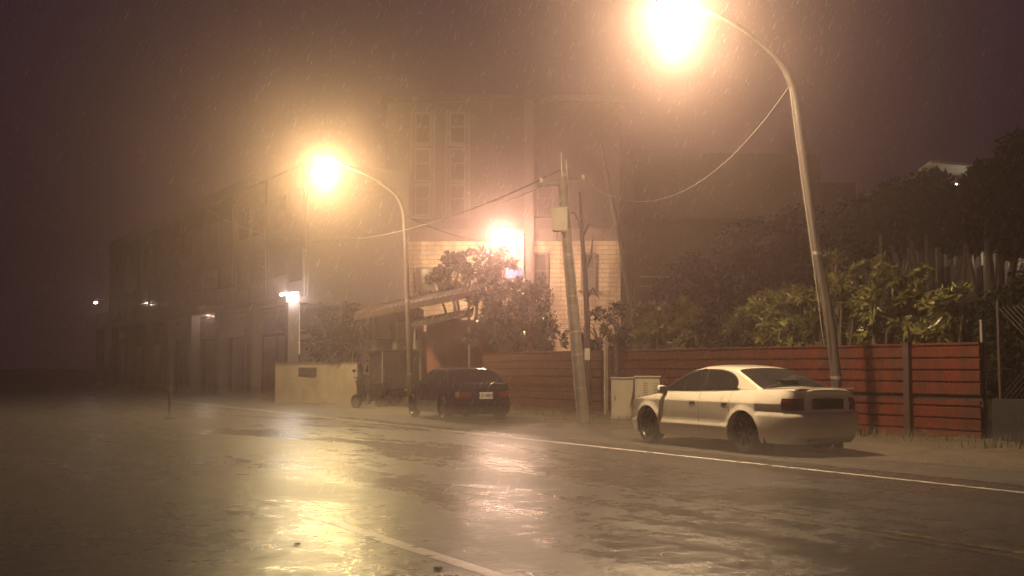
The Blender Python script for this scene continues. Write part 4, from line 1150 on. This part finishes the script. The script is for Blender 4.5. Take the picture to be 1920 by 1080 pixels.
def plant(name, label, cat, base, blobs, m, mode, count, ll, lw_, seed, group=None, trunk_r=.07, bias=.75):
    """blobs: (centre, radius xyz). mode: 'ros' tufts at branch ends, 'leaf' loose leaves"""
    rg = random.Random(seed)
    t = thing(name, label, cat, base, 0, group)
    vol = [b[1][0]*b[1][1]*b[1][2] for b in blobs]; tot = sum(vol)
    mb = MB()
    for (c, r_), v in zip(blobs, vol):
        c = Vector(c)-Vector(base)
        k = max(6, int(count*v**.67/sum(x**.67 for x in vol)))
        # clump centres, so that gaps stay open
        clumps = [rvec(rg) for _ in range(max(5, k//14))]
        for i in range(k):
            cl = clumps[rg.randrange(len(clumps))]
            d = (cl + rvec(rg)*.42).normalized(); q = rg.uniform(.55, 1.05)**.6
            p = c + Vector((d.x*r_[0], d.y*r_[1], d.z*r_[2]))*q
            if p.z + base[2] < .1: continue
            up = (d*.8 + Vector((-.15,0,.55)) + rvec(rg)*.5)
            if mode == 'ros': sc_ = rg.uniform(.5,1.25); rosette(mb, p, up, rg, rg.randint(6, 11), ll*sc_, lw_*sc_*rg.uniform(.7,1.1))
            else:
                for _ in range(3):
                    dd = (rvec(rg)+up*.35+Vector((-.3,0,-.2))).normalized(); leafquad(mb, p+rvec(rg)*ll*.8, dd, rvec(rg), ll*rg.uniform(.6,1.2), lw_*rg.uniform(.7,1.2), droop=.3)
    mb.build('crown', m, t, fix=False)
    tk = MB(); r0 = trunk_r
    for (c, r_) in blobs:
        c = Vector(c)-Vector(base)
        st = Vector((rg.uniform(-.08,.08), rg.uniform(-.08,.08), -.02))
        mid_ = Vector((c.x*.35+rg.uniform(-.1,.1), c.y*.35, c.z*.45))
        tk.tube([st, mid_, c*.92], [r0, r0*.7, r0*.35], 7)
        for _ in range(5):
            d = rvec(rg); d.z = abs(d.z)*.8
            e = c + Vector((d.x*r_[0], d.y*r_[1], d.z*r_[2]))*.8
            tk.tube([c*.85, (c+e)/2+rvec(rg)*.05, e], [r0*.35, r0*.22, r0*.1], 5)
    tk.build('trunk', M['bark'], t, smooth=True, angle=60)
    return t
def B(px, py, Y, rx_, rz2, ry=None):
    p = at(px, py, Y); k = Y/F
    return (tuple(p), (rx_*k, (ry if ry else max(rx_, rz2)*.8*k if ry is None else ry), rz2*k))
def gbase(px, Y): p = at(px, 690, Y); return (p.x, p.y, 0.0)
def Yf(px): return FU/((px-960)/F*ND.x+ND.y)
# lit shrubs behind the fence, right of centre
GS = 'shrubs behind the red fence'
plant('shrub', 'yellow green broad leaved shrub left of the tall lamp pole, spreading over the fence', 'shrub', gbase(1470, Yf(1470)+1.3),
      [B(1412,622,Yf(1412)+1.62,48,42), B(1460,600,Yf(1460)+1.78,60,50), B(1510,575,Yf(1510)+1.94,48,42), B(1500,640,Yf(1500)+1.3,60,40), B(1440,570,Yf(1440)+1.46,34,26), B(1545,620,Yf(1545)+1.46,34,40)], M['leaf_y'], 'ros', 720, .26, .034, 11, GS)
plant('shrub', 'tall narrow yellow green shrub spire just right of the tall lamp pole', 'shrub', gbase(1580, Yf(1580)+1.3),
      [B(1565,505,Yf(1565)+1.3,24,34), B(1577,560,Yf(1577)+1.3,34,40), B(1580,620,Yf(1580)+1.94,36,40), B(1600,585,Yf(1600)+1.62,24,34)], M['leaf_y'], 'ros', 460, .24, .034, 12, GS)
bpy.data.objects[-1] if False else None
plant('shrub', 'olive green leafy shrub with a raised left crown in the middle of the right hedge', 'shrub', gbase(1660, Yf(1660)+1.3),
      [B(1625,530,Yf(1625)+1.78,30,38), B(1690,500,Yf(1690)+1.46,40,34), B(1665,560,Yf(1665)+1.62,56,44), B(1640,615,Yf(1640)+2.02,50,40), B(1720,600,Yf(1720)+1.62,50,48)], M['leaf_y'], 'ros', 600, .24, .036, 13, GS)
plant('shrub', 'dim olive shrub above the right end of the red fence', 'shrub', gbase(1790, Yf(1790)+1.3),
      [B(1760,590,Yf(1760)+1.94,44,44), B(1805,575,Yf(1805)+1.3,44,38), B(1790,625,Yf(1790)+1.62,50,34), B(1848,585,Yf(1848)+1.78,28,34), B(1745,635,Yf(1745)+1.62,40,26)], M['leaf_y'], 'ros', 560, .23, .036, 14, GS)
plant('shrub', 'hazy green feathery shrub above the middle of the fence', 'shrub', gbase(1265, Yf(1265)+1.3),
      [B(1225,615,Yf(1225)+1.7,46,44), B(1275,600,Yf(1275)+1.3,42,40), B(1300,635,Yf(1300)+1.3,46,30), B(1215,655,Yf(1215)+1.94,36,24)], M['leaf_y'], 'ros', 480, .26, .036, 15, GS)
plant('shrub', 'hazy dull green shrub right of the concrete utility pole', 'shrub', gbase(1145, Yf(1145)+1.3),
      [B(1120,620,Yf(1120)+1.3,40,46), B(1160,605,Yf(1160)+1.7,34,36), B(1175,645,Yf(1175)+1.7,40,30), B(1130,660,Yf(1130)+1.54,36,20)], M['leaf_g'], 'ros', 300, .22, .034, 16, GS)
plant('shrub', 'low dark shrub between the two hazy green shrubs behind the fence', 'shrub', gbase(1350, Yf(1350)+1.3),
      [B(1350,620,Yf(1350)+1.3,48,50), B(1335,655,Yf(1335)+1.3,46,26), B(1385,650,Yf(1385)+1.3,40,28)], M['leaf_d'], 'ros', 260, .22, .034, 17, GS)
# glossy dark bush hanging over the shed
plant('bush', 'glossy dark bush overhanging the shed and the left end of the red fence', 'bush', gbase(960,38),
      [B(905,575,37.6,34,34), B(950,560,38,44,36), B(1000,580,38,44,40), B(925,615,37.4,40,30), B(985,620,37.4,52,34), B(890,632,37.2,18,16), B(1035,620,37.6,30,44)], M['leaf_g'], 'ros', 620, .20, .04, 21)
plant('tree', 'rounded tree lit bright from above by the pinkish street lamp', 'tree', gbase(880,44.2),
      [B(850,505,44.2,38,30), B(900,492,44.4,44,26), B(940,485,44.6,30,20), B(880,525,44,60,30), B(820,535,43.8,34,24), B(940,525,44,40,30), B(975,545,43.6,36,26), B(838,487,44.4,16,16)], M['leaf_g'], 'ros', 760, .26, .055, 22, trunk_r=.12)
plant('shrub', 'upright narrow dim shrub standing against the tiled wall right of the sign', 'shrub', gbase(1018,46),
      [B(1017,530,46,13,16), B(1018,560,46,24,26), B(1020,600,45,26,30)], M['leaf_d'], 'leaf', 330, .16, .04, 23)
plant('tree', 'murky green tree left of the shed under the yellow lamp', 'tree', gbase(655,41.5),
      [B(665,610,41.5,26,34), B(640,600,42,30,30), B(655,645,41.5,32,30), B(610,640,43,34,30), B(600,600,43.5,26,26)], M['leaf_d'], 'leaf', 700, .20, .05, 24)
# tall dark trees
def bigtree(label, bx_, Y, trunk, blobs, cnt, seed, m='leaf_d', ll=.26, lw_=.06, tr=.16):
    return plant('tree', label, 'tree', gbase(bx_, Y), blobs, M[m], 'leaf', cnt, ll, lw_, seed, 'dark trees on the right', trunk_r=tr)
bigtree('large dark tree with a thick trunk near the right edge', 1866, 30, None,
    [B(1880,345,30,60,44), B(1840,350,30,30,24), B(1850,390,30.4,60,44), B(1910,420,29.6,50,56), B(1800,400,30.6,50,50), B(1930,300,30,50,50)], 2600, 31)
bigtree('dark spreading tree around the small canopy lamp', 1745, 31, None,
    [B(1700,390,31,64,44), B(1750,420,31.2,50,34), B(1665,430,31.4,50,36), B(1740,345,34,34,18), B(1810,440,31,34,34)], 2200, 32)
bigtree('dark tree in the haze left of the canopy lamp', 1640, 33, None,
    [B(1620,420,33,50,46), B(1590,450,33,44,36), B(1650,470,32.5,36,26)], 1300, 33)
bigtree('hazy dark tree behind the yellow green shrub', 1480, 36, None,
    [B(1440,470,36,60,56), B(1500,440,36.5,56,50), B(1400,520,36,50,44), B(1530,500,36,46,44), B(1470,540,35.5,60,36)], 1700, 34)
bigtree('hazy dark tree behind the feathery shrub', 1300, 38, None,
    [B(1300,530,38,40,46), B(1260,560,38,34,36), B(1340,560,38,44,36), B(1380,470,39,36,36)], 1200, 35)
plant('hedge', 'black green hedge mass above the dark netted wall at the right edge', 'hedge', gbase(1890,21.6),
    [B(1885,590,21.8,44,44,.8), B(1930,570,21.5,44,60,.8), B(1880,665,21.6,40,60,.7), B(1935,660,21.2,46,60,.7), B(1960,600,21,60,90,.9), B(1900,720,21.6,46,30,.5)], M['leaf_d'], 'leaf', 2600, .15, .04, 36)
# bare trunks between the shrubs and the ribbed wall
for (px, y0_, lean, r_, lab) in ((1740,440,4,.06,'thin dark trunk left of the ribbed wall pilasters'), (1808,440,-3,.07,'thin dark trunk in the middle of the ribbed wall'), (1881,380,-2,.05,'thin straight trunk just right of the thick one at the right edge'), (1654,440,3,.06,'faint thin trunk rising behind the olive shrub')):
    Yt = 30.5
    bare('bare_trunk', lab, 'tree', [at(px+3,690,Yt), at(px+lean,560,Yt), at(px,500,Yt), at(px-lean,y0_,Yt)], [r_*1.3, r_*1.1, r_, r_*.7], M['bark'])

# ------------------------------------------------------------------ cables
def cable(label, p, q, sag, r_, m, n=24, name='overhead_cable'):
    p, q = Vector(p), Vector(q); base = p.copy()
    pts = []
    for i in range(n+1):
        t = i/n; v = p.lerp(q, t); v.z -= sag*4*t*(1-t); pts.append(v-base)
    a = MB(); a.tube(pts, r_, 6)
    o = a.build(name, m, None, smooth=True); o.location = base
    return tag(o, label, 'cable', 'overhead cables')
ptop = at(1056,300,26.9)
cable('long sagging cable passing below the yellow lamp towards the utility pole', at(335,352,56), at(1052,318,27), 2.2, .012, M['wire'])
cable('cable from the middle street lamp pole down to the pinkish lamp', at(760,404,36.4), at(981,452,45.9), .35, .013, M['wire'])
cable('lit cable drooping from the tallest lamp pole to the utility pole', at(1479,163,21.0), at(1064,312,26.9), 1.45, .009, M['wire_lit'])
cable('short lit cable running up right beside the pinkish lamp', at(862,384,36), at(1050,330,27.2), .25, .010, M['wire_lit'])
pts = [(1481,166),(1490,240),(1502,330),(1512,400),(1524,490),(1534,560),(1541,620),(1546,650)]
a = MB(); bq = at(1481,166,20.9); pts3 = [at(x, y, 21.0+ (i*.08))-bq for i,(x,y) in enumerate(pts)]
a.tube(pts3, .011, 6); o = a.build('hanging_cable', M['wire_lit'], None, smooth=True); o.location = bq
tag(o, 'thin lit cable hanging down along the left side of the tallest lamp pole', 'cable')

# stones and litter on the road
for i,(px,py,s_,lab) in enumerate(((821,1068,.035,'small dark stone on the wet road at the bottom of the view'),(557,1022,.028,'small dark pebble on the wet road under the bright reflection'),)):
    p = gp(px, py); a = MB(); rg = random.Random(i)
    bm = bmesh.new(); bmesh.ops.create_icosphere(bm, subdivisions=2, radius=s_)
    for v in bm.verts: v.co *= rg.uniform(.8,1.15); v.co.z *= .3
    me = bpy.data.meshes.new('stone'); bm.to_mesh(me); bm.free(); me.materials.append(M['stone'])
    o = bpy.data.objects.new('stone', me); col.objects.link(o); o.location = (p.x, p.y, s_*.4); tag(o, lab, 'stone')

# ------------------------------------------------------------------ haze
hz = MB(); hz.box((-5, 58, 8.5), (190, 128, 19))
HZ = bpy.data.materials.new('haze'); HZ.use_nodes = True
nt = HZ.node_tree; nt.nodes.remove(nt.nodes['Principled BSDF'])
pv = nt.nodes.new('ShaderNodeVolumePrincipled'); pv.inputs['Color'].default_value = (.68,.52,.52,1)
pv.inputs['Density'].default_value = .0092; pv.inputs['Anisotropy'].default_value = .89
nt.links.new(pv.outputs[0], nt.nodes['Material Output'].inputs['Volume'])
tag(hz.build('haze', HZ), 'rain haze filling the street at night', 'haze', kind='stuff')

# falling rain, driven to the left by the wind
from mathutils import noise as gust
rn = MB(); rg = random.Random(99)
fall = Vector((-.42, -.05, -1)).normalized()
M['rain'] = mat('rain_water', (.75,.78,.8), (.65,.68,.7), .08, .15, 9)
for i in range(60000):
    Yr = 9 + 34*rg.random()**.8
    xr_ = rg.uniform(-.52, .52)*Yr; zr = rg.uniform(.1, min(11.5, 1.42+.36*Yr))
    p = Vector((xr_, Yr, zr))
    if gust.noise(Vector((xr_*.35+zr*.2, Yr*.18, zr*.45)))*1.6+.45 < rg.random(): continue
    l = rg.uniform(.04,.13); w = .0005 + .0016*rg.random()**2.2
    d = (fall + Vector((rg.uniform(-.06,.06), 0, 0))).normalized()
    sx = Vector((1,0,0)).cross(d).normalized()*w; sy = d.cross(sx).normalized()*w
    q = p + d*l; m_ = p + d*l*.7; n0 = len(rn.v)
    rn.v += [tuple(p), tuple(m_+sx), tuple(m_+sy), tuple(m_-sx*.6-sy*.6), tuple(q)]
    rn.f += [(n0,n0+1,n0+2),(n0,n0+2,n0+3),(n0,n0+3,n0+1),(n0+4,n0+2,n0+1),(n0+4,n0+3,n0+2),(n0+4,n0+1,n0+3)]
tag(rn.build('rain', M['rain'], fix=False), 'heavy slanting raindrops filling the air', 'rain', kind='stuff')
# spray thrown up by the rain, lying low over the road
sp_ = MB(); sp_.box(uv(2.5, 33, .23), (92, 27, .42), rz=ROADROT)
SPM = bpy.data.materials.new('spray'); SPM.use_nodes = True
nt = SPM.node_tree; nt.nodes.remove(nt.nodes['Principled BSDF'])
pv = nt.nodes.new('ShaderNodeVolumePrincipled'); pv.inputs['Color'].default_value = (.93,.90,.88,1)
pv.inputs['Density'].default_value = .032; pv.inputs['Anisotropy'].default_value = .7
nt.links.new(pv.outputs[0], nt.nodes['Material Output'].inputs['Volume'])
tag(sp_.build('road_spray', SPM), 'thin spray lying low over the wet road', 'spray', kind='stuff')

# ------------------------------------------------------------------ night sky
wd = bpy.data.worlds.new("World"); scene.world = wd; wd.use_nodes = True
nt = wd.node_tree; bg = nt.nodes['Background']
sky = nt.nodes.new('ShaderNodeTexSky'); sky.sky_type = 'NISHITA'; sky.sun_disc = False
sky.sun_elevation = R(-4); sky.sun_rotation = R(120); sky.dust_density = 4
nt.links.new(sky.outputs[0], bg.inputs['Color']); bg.inputs['Strength'].default_value = .1
bg2 = nt.nodes.new('ShaderNodeBackground'); bg2.inputs['Color'].default_value = (.034,.013,.030,1); bg2.inputs['Strength'].default_value = .75   # city glow on low cloud
ad = nt.nodes.new('ShaderNodeAddShader'); nt.links.new(bg.outputs[0], ad.inputs[0]); nt.links.new(bg2.outputs[0], ad.inputs[1])
nt.links.new(ad.outputs[0], nt.nodes['World Output'].inputs[0])

# ------------------------------------------------------------------ camera
cd = bpy.data.cameras.new('camera'); cd.sensor_width = 36; cd.lens = 36*F/1920; cd.clip_end = 2000; cd.clip_start = .1
cam = bpy.data.objects.new('camera', cd); col.objects.link(cam); cam.location = (0,0,EYE); cam.rotation_euler = (R(90)+PITCH, 0, 0)
scene.camera = cam
scene.view_settings.view_transform = 'Standard'; scene.view_settings.look = 'None'; scene.view_settings.exposure = -.3; scene.view_settings.gamma = 1
scene.cycles.volume_bounces = 1; scene.cycles.max_bounces = 6; scene.cycles.diffuse_bounces = 2; scene.cycles.glossy_bounces = 3
scene.cycles.use_denoising = True
